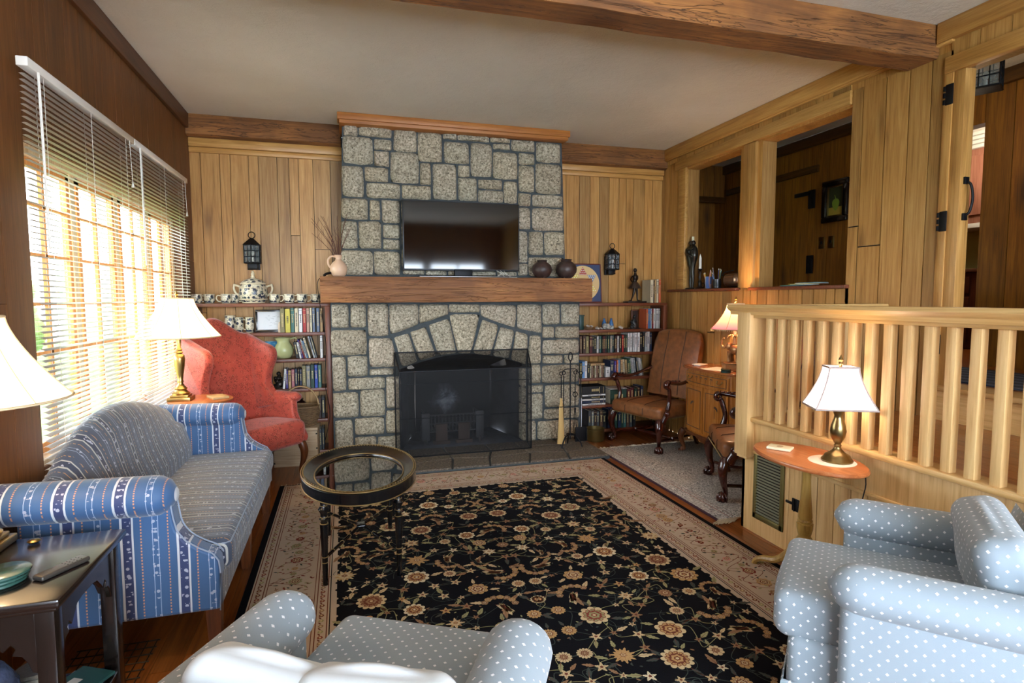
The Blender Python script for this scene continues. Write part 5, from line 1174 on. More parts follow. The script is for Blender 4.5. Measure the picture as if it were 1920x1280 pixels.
# ------------------------------------------------------------------ lanterns
def lantern(loc, label, w=.062, h=.135, wall=True, rz=0):
    t = thing('wall_lantern' if wall else 'ceiling_lantern', label, 'lantern', loc, rz)
    mb = MB(); n_ = 6 if wall else 4; rad = w
    cor = [(rad*math.cos(2*PI*k/n_+PI/n_), rad*math.sin(2*PI*k/n_+PI/n_)) for k in range(n_)]
    g = MB(); g.prism([(a*.96, b*.96) for a, b in cor], 2, .004, h-.004); g.build('glass', M['lglass'], t)
    for k in range(n_):
        a, b = cor[k], cor[(k+1) % n_]; mb.tube([(a[0], a[1], 0), (a[0], a[1], h)], .0045, 6)
        for z in (0, h/3, 2*h/3, h): mb.tube([(a[0], a[1], z), (b[0], b[1], z)], .0035 if 0 < z < h else .006, 6)
        for q in ((.5,) if wall else (.33, .67)): c_ = (a[0]+(b[0]-a[0])*q, a[1]+(b[1]-a[1])*q); mb.tube([(c_[0], c_[1], 0), (c_[0], c_[1], h)], .0028, 6)
    mb.prism(cor, 2, -.006, .002)
    if wall:
        mb.loft([[(a*1.16, b*1.16, h) for a, b in cor], [(a*.25, b*.25, h+.05) for a, b in cor]], sm=False); mb.torus((0, 0, h+.075), .024, .0035, 18, 6, axis=1)
        mb.cbox(-.045, .045, w*.9, w*.9+.02, -.05, h*.9, .003); mb.cbox(-.035, .035, -.0, w*.95, -.045, -.0, .004)
    else: mb.prism([(a*1.05, b*1.05) for a, b in cor], 2, h, h+.01); mb.tube([(0, 0, h), (0, 0, h+.09)], .012, 8); mb.lathe([(.05, h+.085), (.05, h+.10)], seg=20)
    mb.build('lantern_frame', M['iron'], t, ang=30)
    mb = MB(); mb.tube([(0, 0, .0), (0, 0, .05)], .010, 10); mb.ball((0, 0, .075), .016, 10, sz=1.5); mb.build('candle_bulb', plain('candle_bulb_%d' % len(bpy.data.materials), '#d8d4c8', .2), t)
lantern((-.66, 4.82, 1.515), 'black hexagonal metal wall lantern above the blue and white tureen')
lantern((2.36, 4.82, 1.50), 'black hexagonal metal wall lantern above the dancer figurine shelf, right of the chimney')
lantern((3.4, 2.39, 2.37), 'black paned lantern hanging from the hall ceiling beyond the doorway', .095, .17, False, .5)
# ------------------------------------------------------------------ venetian blinds
n = NT('blind_slat'); n.base(hx('#e6e6e4'), .45); tl = n.node('ShaderNodeBsdfTranslucent', {0: hx('#f2f2ee')}); mx = n.n.new('ShaderNodeMixShader'); mx.inputs[0].default_value = .4
n.l.new(n.b.outputs[0], mx.inputs[1]); n.l.new(tl.outputs[0], mx.inputs[2]); n.l.new(mx.outputs[0], n.out.inputs[0]); SLAT = n.m
for (y0, y1, lb) in ((2.395, 3.437, 'white venetian blind over the near half of the left window'), (3.447, 4.485, 'white venetian blind over the far half of the left window')):
    t = thing('venetian_blind', lb, 'blind', (-1.025, (y0+y1)/2, .60), 0, 'venetian blinds on the left window'); h_ = (y1-y0)/2
    mb = MB(); mb.cbox(-.018, .018, -h_, h_, 1.43, 1.462, .003); mb.build('headrail', M['white'], t)
    mb = MB(); z = .03
    while z < 1.42:
        pr = [(-.0125, .0018), (-.004, .0045), (.004, .0040), (.0125, -.0008)]
        mb.add([(a, -h_+.004, z+b-.09*a) for a, b in pr]+[(a, h_-.004, z+b-.09*a) for a, b in pr], [(i, i+1, 5+i, 4+i) for i in range(3)], 0, True); z += .0205
    mb.build('slats', SLAT, t, weld=False)
    mb = MB(); mb.cbox(-.012, .012, -h_, h_, .0, .015, .003); mb.build('bottom_rail', M['white'], t)
    mb = MB()
    for y in (-h_*.78, 0, h_*.78): [mb.tube([(a, y, .01), (a, y, 1.44)], .0009, 4) for a in (-.013, .0135)]
    mb.build('ladder_cords', M['white'], t)
    mb = MB(); mb.tube([(.022, -h_+.06, 1.43), (.024, -h_+.062, .82)], .0045, 6); mb.build('tilt_wand', M['white'], t)
    mb = MB(); mb.tube([(.02, h_-.08, 1.43), (.024, h_-.075, 1.23)], .0015, 4); mb.lathe([(.002, .03), (.008, .0), (.001, 0)], (.024, h_-.075, 1.20), 8); mb.build('pull_cord', M['white'], t)

# ------------------------------------------------------------------ bookcases
def bookcase(name, label, x0, x1, zs, side):
    t = thing(name, label, 'bookcase', ((x0+x1)/2, 4.78, 0)); w = (x1-x0)/2
    for z in zs: mb = MB(); mb.cbox(-w+.0, w-.0, -.12, .118, z-.026, z, .003); mb.build('shelf_board', M['shelf'], t)
    for s in side: mb = MB(); mb.cbox(min(s*w, s*(w-.04)), max(s*w, s*(w-.04)), -.125, .118, 0, zs[0]-.026, .003); mb.build('side_panel', M['shelf_z'], t)
    return t
ZL = [1.207, .985, .783, .552, .310, .062]; ZRr = [1.195, .96, .752, .532, .288, .065]
bookcase('built_in_bookcase', 'reddish brown built-in bookcase left of the fireplace', LW+.005, -.098, ZL, (-1, 1))
bookcase('built_in_bookcase', 'reddish brown built-in bookcase right of the fireplace', 1.945, 2.84, ZRr, (1,))
PAL = {'black': '#17171a', 'dark brown': '#3b2620', 'brown': '#5e4231', 'maroon': '#4d1a1f', 'olive': '#77704a', 'dark olive': '#555035', 'yellow': '#c2b648', 'teal': '#3f6e68', 'cream': '#cfc4a4', 'white': '#d8d8d6', 'pale grey': '#b9bcbd', 'grey': '#7d7f7e', 'dark grey': '#43474b', 'pinkish beige': '#b3917c', 'slate blue': '#57677f', 'tan': '#b49464', 'navy': '#1f2b49', 'royal blue': '#2648a8', 'light blue': '#5f8fc4', 'purple': '#4a3a86', 'pink': '#a6666b', 'dark green': '#1e3d33', 'green': '#3d6b4d', 'red': '#a02c2a', 'orange': '#c4603a', 'dark teal': '#24474c', 'silver': '#a8adb0'}
BKM = {}
def bmat(c):
    if c not in BKM: BKM[c] = plain('book_cover_'+c.replace(' ', '_'), PAL[c], .55, vary=.1, bs=30)
    return BKM[c]
PAGES = plain('book_pages', '#cfc5ab', .9); FOIL = plain('spine_lettering', '#c9b67e', .5); DKL = plain('spine_lettering_dark', '#2b2b30', .6)
BN = {}
def ordn(i):
    W_ = 'first second third fourth fifth sixth seventh eighth ninth tenth eleventh twelfth thirteenth fourteenth fifteenth sixteenth seventeenth eighteenth nineteenth twentieth'.split()
    return W_[i-1] if i <= 20 else 'twenty-'+W_[i-21] if i < 30 else 'thirtieth' if i == 30 else 'thirty-'+W_[i-31]
def book(x, y, z, w, h, d, c, lean=0, flat_=False, rz=0, label='', group='', rb=None):
    rb = rb or random.Random(int(x*7919+z*104729)); mb = MB(); cv = .0025
    # local: spine towards -y, x = thickness, z = height
    mb.box(0, w, 0, .004, 0, h, 0); mb.box(0, cv, 0, d, 0, h, 0); mb.box(w-cv, w, 0, d, 0, h, 0); mb.box(cv, w-cv, .004, d-.004, .004, h-.004, 1)
    dark = c in ('white', 'cream', 'pale grey', 'yellow', 'tan', 'pinkish beige', 'silver'); f = 3 if dark else 2
    if w > .009:   # lettering and bands on the spine
        k = rb.random()
        if k < .4: mb.box(w*.12, w*.88, -.0006, 0, h*.72, h*.74, f); mb.box(w*.12, w*.88, -.0006, 0, h*.9, h*.915, f)
        z_ = h*.25 if k > .5 else h*.4; e = h*(.80 if k > .5 else .7); 
        while z_ < e: L = rb.uniform(.004, .011); mb.box(w*.34, w*.66, -.0006, 0, z_, z_+L*.8, f); z_ += L+.002
    if flat_: mb.M = Matrix.Identity(4); mb.v = [(c_, b, -a+w) if False else (c_-h/2, b, w-a) for a, b, c_ in mb.v]
    elif lean: a = math.radians(lean); mb.v = [(p[0]*math.cos(a)+p[2]*math.sin(a)+(0 if a >= 0 else 0), p[1], -p[0]*math.sin(a)+p[2]*math.cos(a)+(w*math.sin(a) if a > 0 else 0)) for p in mb.v]
    o = mb.build('book', [bmat(c), PAGES, FOIL, DKL], None, loc=(x, y, z), rot=(0, 0, rz), weld=False); tag(o, label, 'book', group); return o
def row(spec, x, z, where, group, k=1.0, y=None, hk=1.0, start=0):
    rb = random.Random(len(spec)*31+int(z*100)); i = start
    for e in spec.split(';'):
        q = e.split(','); c = q[0]
        if c == 'gap': x += float(q[1])*k; continue
        w = float(q[1])*k; h = float(q[2])*hk; ln = float(q[3]) if len(q) > 3 else 0; i += 1; d = rb.uniform(.12, .15)
        if ln < 0: lean_off = h*math.sin(math.radians(-ln))
        adj = ('thick ' if w > .03 else 'thin ' if w < .012 else '')
        lb = '%s%s%s book, %s from left, %s' % (adj, 'leaning ' if abs(ln) > 2 else '', c, ordn(i), where)
        yy = (4.672 if y is None else y)+rb.uniform(0, .018)
        book(x, yy, z+.0005, w-.0008, h*rb.uniform(.97, 1.0), d, c, ln, label=lb, group=group, rb=rb)
        x += w
    return x
# left bookcase
row('olive,.036,.185;yellow,.043,.182;teal,.030,.186;cream,.032,.187;white,.031,.186;red,.029,.187;pinkish beige,.026,.186;cream,.020,.186;slate blue,.024,.187;olive,.008,.18;slate blue,.027,.184;tan,.024,.186', -.463, ZL[1], 'second shelf of the left bookcase', 'books on the second shelf of the left bookcase', .93)
row('black,.030,.13,-9;white,.020,.13,-10;purple,.016,.15,-13;red,.013,.14,-14;pale grey,.017,.155,-15;light blue,.012,.14,-15;cream,.02,.165,-15;gap,.02;silver,.018,.175,-14;grey,.014,.172,-13;gap,.026;white,.025,.180', -.357, ZL[2], 'third shelf of the left bookcase', 'books leaning on the third shelf of the left bookcase', .85)
row('navy,.034,.175;gap,.088;white,.020,.155,6;gap,.004;purple,.021,.145;tan,.025,.142;pink,.026,.148;navy,.023,.152;dark brown,.014,.153;navy,.020,.15;olive,.033,.178;grey,.034,.178;dark green,.031,.18;royal blue,.028,.182;teal,.027,.18', -.575, ZL[3], 'fourth shelf of the left bookcase', 'books on the fourth shelf of the left bookcase', .93)
row('grey,.022,.17;slate blue,.024,.175;dark grey,.026,.165;dark grey,.02,.17', -.25, ZL[5], 'bottom shelf of the left bookcase', 'books on the bottom shelf of the left bookcase', .9)
row('dark brown,.03,.16;black,.03,.17', -.21, ZL[4], 'left bookcase shelf behind the basket', 'dark books behind the basket', .9)
# right bookcase
row('cream,.042,.208;dark brown,.018,.20;tan,.024,.212;cream,.030,.215;orange,.030,.212', 2.672, ZRr[0], 'on top of the right bookcase', 'books on top of the right bookcase', .8)
row('orange,.022,.18;light blue,.018,.182;light blue,.016,.184;white,.012,.184;red,.013,.184;white,.022,.183;white,.021,.184;pale grey,.018,.186;black,.013,.19', 2.632, ZRr[1], 'second shelf of the right bookcase', 'books on the second shelf of the right bookcase', 1.0)
row('brown,.024,.155;dark brown,.030,.157;olive,.032,.152;maroon,.028,.155;black,.018,.15;black,.023,.15;white,.017,.152;dark grey,.014,.152;teal,.020,.153;black,.012,.15;maroon,.019,.15;black,.021,.15;dark green,.022,.15;grey,.024,.152;dark teal,.018,.152;black,.019,.15;maroon,.013,.15;white,.017,.15;black,.025,.155;red,.020,.155;black,.020,.157;dark green,.018,.16;white,.023,.17;white,.025,.172;pale grey,.023,.174;white,.024,.175;white,.028,.176;black,.026,.177;black,.020,.177;silver,.024,.178;white,.030,.18;navy,.02,.17', 1.99, ZRr[2], 'third shelf of the right bookcase', 'books on the third shelf of the right bookcase', 1.02)
row('dark olive,.026,.135;light blue,.026,.15;white,.028,.15;black,.020,.12;gap,.14;gap,.0', 1.985, ZRr[3], 'left end, fourth shelf of the right bookcase', 'books on the fourth shelf of the right bookcase')
for k in range(9): book(2.088+.0155*k, 4.685, ZRr[3]+.0005, .0135, .105-.002*(k % 3), .12, ['cream', 'pinkish beige', 'brown'][k % 3], label='thin %s booklet, %s of the row under the flat tan book, right bookcase' % (['cream', 'pinkish beige', 'brown'][k % 3], ordn(k+1)), group='thin booklets under the tan book')
book(2.16, 4.68, ZRr[3]+.107, .022, .135, .12, 'tan', flat_=True, label='tan book lying flat on the row of thin booklets in the right bookcase', group='books on the fourth shelf of the right bookcase')
row('white,.045,.09;navy,.036,.15;purple,.018,.148;orange,.016,.15;light blue,.018,.152;slate blue,.014,.15;tan,.022,.152,-3;cream,.022,.153,-4;tan,.02,.15,-4;dark green,.018,.155,-5;green,.016,.16,-5;silver,.018,.165,-6;white,.014,.165,-6;silver,.016,.168,-7;gap,.01;dark grey,.016,.165,-8;silver,.015,.165,-8;white,.015,.165,-8;grey,.016,.16,-9', 2.238, ZRr[3], 'right part, fourth shelf of right bookcase', 'books at the right of the fourth shelf of the right bookcase', 1.05)
zz = ZRr[4]
for k, (c, h_) in enumerate((('white', .018), ('navy', .022), ('white', .018), ('black', .02), ('white', .018), ('black', .07))):
    book(2.12, 4.665, zz+.0005, h_, .225, .16, c, flat_=True, label='%s %s lying flat, %s from bottom of the stack in the right bookcase' % (c, 'box' if h_ > .05 else 'book', ordn(k+1)), group='flat stack on the fifth shelf of the right bookcase'); zz += h_+.0008
book(2.36, 4.665, ZRr[4]+.0005, .13, .16, .15, 'dark green', flat_=True, label='dark green box under the open white booklet in the right bookcase', group='things on the fifth shelf of the right bookcase')
book(2.36, 4.66, ZRr[4]+.132, .01, .16, .15, 'white', flat_=True, label='open white booklet on the dark green box in the right bookcase', group='things on the fifth shelf of the right bookcase')
row('maroon,.04,.13;maroon,.036,.14;dark green,.03,.13;dark brown,.03,.14;navy,.03,.15', 2.45, ZRr[4], 'beside the dark green box, right bookcase', 'dark books on the fifth shelf of the right bookcase')
row('dark grey,.030,.175;grey,.026,.17;dark brown,.03,.175;dark grey,.028,.16;brown,.03,.17;black,.04,.16;gap,.01;navy,.028,.175;royal blue,.026,.18;pale grey,.014,.175;dark green,.03,.175;navy,.03,.17;dark green,.028,.17;teal,.03,.175;brown,.03,.17;dark grey,.03,.17;black,.03,.17', 2.07, ZRr[5], 'bottom shelf of the right bookcase', 'books on the bottom shelf of the right bookcase')
# ------------------------------------------------------------------ crockery
n = NT('blue_figured_stoneware'); v = n.coord(); a = n.voro(v, 38)[0]; b = n.noise(v, 95, 4); s = n.sep(v)
msk = n.math('LESS_THAN', n.math('ADD', a, n.math('MULTIPLY', b, .5)), .74)
c = n.mix(msk, hx('#d6cdb4'), hx('#1c2740')); c = n.mix(n.math('LESS_THAN', b, .42), c, hx('#8f9277')); n.bump(b, .5, .002); STW = n.base(c, .3)
GLZ = plain('cream_stoneware', '#d8ccae', .3)
def mug(x, y, z, s, hd, label, group, r=.039, h=.068, name='stoneware_mug'):
    t = thing(name, label, 'mug' if name == 'stoneware_mug' else 'stein', (x, y, z), 0, group)
    mb = MB(); mb.lathe([(r*.72, 0), (r*.78, .004), (r*.95, h*.25), (r*1.03, h*.5), (r*.94, h*.85), (r, h), (r*.88, h), (r*.82, h*.5), (r*.6, .008)], seg=24, cap=False); mb.lathe([(r*.72, 0), (.0001, .0)], seg=24, cap=False); mb.lathe([(r*.6, .008), (.0001, .008)], seg=24, cap=False); mb.build('cup', STW, t)
    mb = MB(); mb.torus((0, 0, h-.001), r*.94, .0032, 24, 6); mb.torus((0, 0, .004), r*.76, .003, 24, 6); mb.build('rim', GLZ, t)
    mb = MB(); mb.tube(smooth_path([(hd*r*.95, -.006, h*.82), (hd*r*1.5, -.008, h*.86), (hd*r*1.72, -.008, h*.55), (hd*r*1.4, -.008, h*.25), (hd*r*.95, -.006, h*.2)], 4), .0045, 7); mb.build('handle', GLZ, t)
    return t
ctr = 0
for px_, hd, y in ((369, -1, 4.76), (393, -1, 4.80), (423, -1, 4.76), (438, 1, 4.80), (513, 1, 4.76), (541, 1, 4.76), (566, 1, 4.76), (596, 1, 4.79)):
    ctr += 1
    mug(-1.07+(px_-365)*.00374+(.012 if y < 4.78 else 0), y, ZL[0]+.0005, 1, hd, 'blue and cream figured stoneware mug, %s from the left on top of the left bookcase' % ordn(ctr), 'stoneware mugs on the left bookcase')
mug(-.82, 4.75, ZL[1]+.0005, 1, 1, 'tallest stoneware stein showing its handle behind the coral wing chair', 'steins on the second shelf', .038, .13, 'stoneware_stein')
mug(-.765, 4.78, ZL[1]+.0005, 1, -1, 'stoneware stein in the middle of the three above the wing chair', 'steins on the second shelf', .032, .115, 'stoneware_stein')
mug(-.69, 4.78, ZL[1]+.0005, 1, -1, 'stoneware stein nearest the black picture frame', 'steins on the second shelf', .031, .115, 'stoneware_stein')
t = thing('tureen', 'blue and cream lidded tureen with two handles on top of the left bookcase', 'tureen', (-.655, 4.775, ZL[0]+.0005))
mb = MB(); mb.lathe([(.07, 0), (.078, .008), (.095, .03), (.102, .07), (.098, .11), (.085, .14), (.088, .148), (.0001, .148)], seg=36, cap=False); mb.lathe([(.07, 0), (.0001, 0)], seg=36, cap=False); mb.build('bowl', STW, t)
mb = MB(); mb.torus((0, 0, .148), .088, .006, 36, 8); mb.torus((0, 0, .03), .096, .005, 36, 8); mb.torus((0, 0, .006), .075, .006, 36, 8); mb.torus((0, 0, .115), .098, .003, 36, 8); mb.build('bands', GLZ, t)
mb = MB(); mb.lathe([(.086, .15), (.08, .162), (.055, .178), (.03, .186), (.014, .19)], seg=32); lid = mb.build('lid', STW, t)
mb = MB(); mb.lathe([(.014, .188), (.017, .20), (.010, .212), (.014, .222), (.009, .232), (.010, .24), (.0005, .248)], seg=14); mb.build('knob', GLZ, lid)
for s in (-1, 1):
    mb = MB(); P = smooth_path([(s*.09, 0, .125), (s*.125, 0, .135), (s*.135, 0, .115), (s*.125, 0, .08), (s*.095, 0, .055)], 4); mb.tube(P, .008, 8); mb.ball((s*.13, 0, .137), .011, 8); mb.build('handle', GLZ, t)
# picture, shell photo, painting, pitcher, vase, figurine, crock
t = thing('picture_frame', 'small black framed sketch on white paper on the second shelf of the left bookcase', 'picture', (-.535, 4.78, ZL[1]+.001)); t.rotation_euler = (-.12, 0, 0)
mb = MB()
for q in ((-.115, .115, 0, .017), (-.115, .115, .156, .172), (-.115, -.100, .012, .158), (.100, .115, .012, .158)): mb.cbox(q[0], q[1], -.008, .008, q[2], q[3], .002)
mb.build('frame', M['blackpaint'], t); mb = MB(); mb.box(-.104, .104, -.003, .004, .011, .159); pa = mb.build('paper', plain('drawing_paper', '#dfe2e6', .8), t)
mb = MB(); rs = random.Random(3)
for k in range(26): x, z = rs.uniform(-.045, .045), rs.uniform(.045, .125); mb.box(x, x+rs.uniform(.004, .022), -.0036, -.003, z, z+.0011)
mb.build('pencil_lines', plain('pencil_grey', '#8a8d92', .8), pa)
mb = MB(); mb.lathe([(.026, 0), (.027, .05), (.022, .075), (.008, .085), (.0001, .086)], seg=16, sy=.3, cap=False); mb.v = [(a, b, c__) for a, b, c__ in mb.v]; tag(mb.build('seashell', plain('shell_beige', '#c2ad94', .5, vary=.2), None, loc=(-.455, 4.70, ZL[1]+.0005)), 'small beige shell standing at the lower right corner of the framed sketch', 'shell')
t = thing('painting_card', 'small unframed blue seascape painting behind the green pitcher', 'painting', (-.535, 4.84, ZL[2]+.001)); t.rotation_euler = (-.15, 0, 0)
n = NT('seascape'); v = n.coord(); f = n.noise(n.vmul(v, (8, 1, 30)), 1.5, 4); mb = MB(); mb.box(-.06, .06, -.002, .002, 0, .125); mb.build('canvas', n.base(n.ramp(f, [(.35, hx('#14508c')), (.5, hx('#2b86b8')), (.62, hx('#7fc3d8'))]), .6), t)
PG = plain('pale_green_glaze', '#b9bd86', .25)
t = thing('pitcher', 'pale green glazed pitcher with a curved handle on the third shelf of the left bookcase', 'pitcher', (-.45, 4.755, ZL[2]+.0005))
mb = MB(); mb.lathe([(.042, 0), (.05, .006), (.065, .03), (.072, .06), (.062, .095), (.046, .118), (.043, .135), (.05, .158), (.045, .158), (.038, .135), (.05, .09)], seg=32, cap=False); mb.lathe([(.042, 0), (.0001, 0)], seg=32, cap=False)
mb.v = [(a-(max(0, c__-.12)*.6 if a < -.025 else 0), b, c__) for a, b, c__ in mb.v]; mb.build('body', PG, t)
mb = MB(); mb.tube(smooth_path([(.045, 0, .148), (.085, 0, .155), (.105, 0, .13), (.098, 0, .10), (.066, 0, .075)], 4), .006, 8); mb.build('handle', PG, t)
mb = MB(); mb.lathe([(.02, 0), (.028, .02), (.025, .045), (.014, .06), (.018, .072), (.01, .07)], seg=20); tag(mb.build('small_vase', plain('white_glaze', '#dcd7cb', .3), None, loc=(-.565, 4.72, ZL[2]+.0005)), 'small white vase left of the green pitcher', 'vase')
def blobfig(name, label, cat, loc, h, mat, seed, n_=16):
    rs = random.Random(seed); mb = MB(); mb.cbox(-.04, .04, -.03, .03, 0, .01, .003); P = smooth_path([(-.01, 0, .01), (.012, 0, h*.3), (-.008, 0, h*.55), (.006, 0, h*.8), (.0, 0, h)], 4); mb.tube(P, interp([.028, .03, .02, .016, .008], len(P)), 10)
    for k in range(n_): z = rs.uniform(.01, h*.75); a = rs.uniform(0, 6); r_ = .03*(1-z/h*.5); mb.ball((r_*math.cos(a), r_*.7*math.sin(a), z), rs.uniform(.008, .017), 8)
    mb.ball((.004, -.004, h), .016, 10); tag(mb.build(name, mat, None, loc=loc, ang=80), label, cat)
BRZ = plain('dark_bronze', '#2a221c', .35, .6, bump=.3, bs=50)
blobfig('dark_figurine', 'small dark carved figurine between the books on the fourth shelf of the left bookcase', 'figurine', (-.495, 4.73, ZL[3]+.0005), .115, BRZ, 4)
mb = MB(); mb.lathe([(.055, 0), (.068, .01), (.072, .06), (.073, .075)], seg=28); mb.lathe([(.073, .075), (.07, .11), (.05, .135), (.04, .14), (.043, .155), (.03, .155)], seg=28, mi=1)
tag(mb.build('stoneware_crock', [M['white'], plain('brown_glaze', '#2b1510', .15)], None, loc=(-.36, 4.74, ZL[4]+.0005)), 'round crock with brown glazed top and white bottom above the wicker basket', 'crock')
# crate and basket
CRW = wood('crate_pine', '#8a7357', '#b59e7e', '#c9b598', 0, .7, .15)
t = thing('wooden_crate', 'pale wooden crate standing on the floor behind the wing chair leg', 'crate', (-.36, 4.56, 0), -.06)
mb = MB(); mb.cbox(-.155, .155, -.085, .085, .0, .26, .003); mb.build('body', CRW, t); mb = MB(); mb.cbox(-.16, .16, -.09, .09, .262, .285, .003); mb.build('lid', CRW, t)
for x in (-.15, .15):
    for z in (.03, .13, .24): mb = MB(); mb.box(x-.006, x+.006, -.0865, -.085, z-.005, z+.005); mb.build('nail', M['iron'], t)
WK = plain('wicker', '#6a5237', .75, bump=.6, bs=120, vary=.25)
t = thing('wicker_basket', 'brown wicker basket with a tall hoop handle standing on the crate', 'basket', (-.325, 4.555, .286))
mb = MB(); N_ = 56
for j in range(13):
    z = .006+.011*j; r_ = .10+.028*math.sin(j/12*PI*.62); pts = [(r_*(1+.022*(-1)**(k+j))*math.cos(2*PI*k/N_), r_*.72*(1+.022*(-1)**(k+j))*math.sin(2*PI*k/N_), z) for k in range(N_)]; mb.tube(pts, .0058, 5, closed=True)
mb.lathe([(.0001, .004), (.1, .004)], seg=28, sy=.72, cap=False); mb.torus((0, 0, .15), .128, .008, 36, 6, sy=.72); mb.build('basket_body', WK, t)
mb = MB(); mb.tube([(.126*math.cos(a), 0, .15+.15*math.sin(a)) for a in [PI*k/20 for k in range(21)]], .006, 6, sy=1.5); mb.build('hoop_handle', plain('cane', '#a98b5f', .6), t)
# right bookcase decorations
mb = MB(); mb.cbox(-.02, .02, -.05, .05, 0, .12, .004); mb.cbox(-.025, .025, -.055, .055, .12, .13, .003); tag(mb.build('green_box', plain('deep_green_paint', '#123c3a', .4), None, loc=(2.01, 4.74, ZRr[1]+.0005)), 'dark green box at the left end of the second shelf of the right bookcase', 'box')
SHL = plain('shell_mix', '#b8aca0', .5, bump=.4, vary=.25)
mb = MB(); mb.lathe([(.03, 0), (.045, .015), (.05, .022), (.044, .02)], seg=24); tag(mb.build('shell_dish', plain('dish_tan', '#8a6a4a', .5), None, loc=(2.085, 4.72, ZRr[1]+.0005)), 'small tan dish holding shells at the left of the shell shelf', 'dish')
rs = random.Random(8)
def shell_thing(x, z, s, lb):
    mb = MB(); n_ = 9
    for k in range(n_): a = k*.75; r_ = s*.6*(1-k/n_); mb.ball((r_*math.cos(a), r_*math.sin(a)*.6, s*.35+s*.07*k), s*.45*(1-k/n_*.7), 8)
    o = mb.build('seashell', SHL, None, loc=(x, 4.715, z), ang=80); tag(o, lb, 'shell', 'seashells in the right bookcase')
shell_thing(2.075, ZRr[1]+.022, .022, 'pale shell on the tan dish, left one'); shell_thing(2.11, ZRr[1]+.022, .018, 'pale shell on the tan dish, right one')
shell_thing(2.165, ZRr[1], .026, 'grey shell lying between the tan dish and the big coral'); shell_thing(2.205, ZRr[1], .018, 'smallest shell on the second shelf of the right bookcase'); shell_thing(2.395, ZRr[1], .028, 'blue grey shell right of the blue vases')
mb = MB()
for k in range(24): mb.ball((rs.uniform(-.045, .045), rs.uniform(-.02, .02), rs.uniform(.008, .045)), rs.uniform(.009, .018), 7)
tag(mb.build('coral_piece', plain('coral_white', '#a9a8a0', .8, bump=.6, bs=150, vary=.3), None, loc=(2.27, 4.70, ZRr[1]+.0005), ang=80), 'rough white coral lump in front of the blue vases', 'coral')
BLV = plain('blue_glaze', '#3b6ea3', .25)
for x, lb in ((2.255, 'small blue vase behind the coral, left one'), (2.325, 'small blue vase behind the coral, right one')):
    mb = MB(); mb.lathe([(.016, 0), (.02, .01), (.022, .04), (.014, .07), (.008, .085), (.011, .095)], seg=18); tag(mb.build('blue_vase', BLV, None, loc=(x, 4.755, ZRr[1]+.0005)), lb, 'vase', 'small blue vases')
blobfig('dragon_figurine', 'dark seated figurine beside the small dark portrait in the right bookcase', 'figurine', (2.53, 4.71, ZRr[1]+.0005), .11, plain('pewter_dark', '#2c2c2c', .4, .4, bump=.4), 9, 22)
t = thing('dark_portrait', 'small dark framed portrait leaning behind the seated figurine', 'picture', (2.585, 4.80, ZRr[1]+.001)); mb = MB(); mb.cbox(-.035, .035, -.006, .006, 0, .17, .002); mb.build('frame', M['shelf_z'], t)
mb = MB(); mb.box(-.028, .028, -.007, -.006, .01, .16); cv_ = mb.build('canvas', plain('dark_oil', '#23150f', .4), t); mb = MB(); mb.lathe([(.0001, 0), (.014, 0)], seg=14, sy=1.4, cap=False); mb.v = [(a, -.0074, b+.10) for a, b, c__ in mb.v]; mb.build('painted_face', plain('face_tone', '#6b4630', .5), cv_)
# girl figurine with skirt (generic)
t = thing('girl_figurine', 'bronze figurine of a girl in a flared skirt on top of the right bookcase', 'figurine', (2.565, 4.765, ZRr[0]+.0005))
mb = MB(); mb.cbox(-.095, .095, -.05, .05, 0, .014, .003); mb.build('base', plain('dark_marble', '#1c1a1a', .25), t)
mb = MB()
mb.tube(smooth_path([(-.05, -.02, .018), (-.035, -.005, .03), (-.012, 0, .09), (-.006, 0, .14), (-.002, 0, .17)], 4), interp([.006, .007, .010, .013, .015], 17), 8)
mb.tube(smooth_path([(.03, -.01, .018), (.026, 0, .03), (.022, 0, .09), (.012, 0, .14), (.004, 0, .17)], 4), interp([.006, .007, .010, .013, .015], 17), 8)
mb.tube([(-.05, -.02, .018), (-.075, -.03, .018)], [.007, .004], 6); mb.tube([(.03, -.01, .018), (.045, -.03, .018)], [.007, .004], 6)
mb.tube(smooth_path([(0, 0, .165), (0, .004, .20), (.002, 0, .235), (.0, 0, .262), (.0, -.002, .275)], 4), interp([.022, .016, .021, .010, .009], 17), 10, sy=1.2)
mb.ball((-.004, -.006, .295), .018, 12, sz=1.15); mb.ball((.006, .012, .298), .012, 8)
for s in (-1, 1): mb.tube(smooth_path([(s*.024, 0, .247), (s*.034, .02, .215), (s*.012, .03, .19), (0, .032, .18)], 4), .006, 7)
mb.build('body', BRZ, t, ang=80)
mb = MB(); mb.lathe([(.019, .19), (.03, .178), (.045, .155), (.058, .13), (.05, .135), (.03, .16)], seg=26, sy=.85, cap=False)
mb.v = [(a*(1+.06*math.sin(9*math.atan2(b, a))), b*(1+.06*math.sin(9*math.atan2(b, a))), c__) for a, b, c__ in mb.v]; mb.build('skirt', plain('bronze_skirt', '#4a3a30', .5, .4, bump=.3), t, ang=80)
mb = MB(); mb.lathe([(.075, 0), (.08, .01), (.082, .10), (.085, .108), (.078, .108), (.075, .012), (.0001, .012)], seg=32, cap=False); mb.torus((0, 0, .105), .083, .004, 32, 6)
t = thing('brass_pot', 'round brass pot with a bail handle on the floor in front of the right bookcase', 'pot', (2.085, 4.56, 0)); mb.build('pot', plain('worn_brass', '#7d6a3f', .35, .8, bump=.1), t)
mb = MB(); mb.tube([(.086*math.cos(a), -.088*math.sin(a)*.4-.0, .095-.05*math.sin(a)) for a in [PI*k/14 for k in range(15)]], .003, 6); mb.build('bail_handle', M['antbrass'], t)
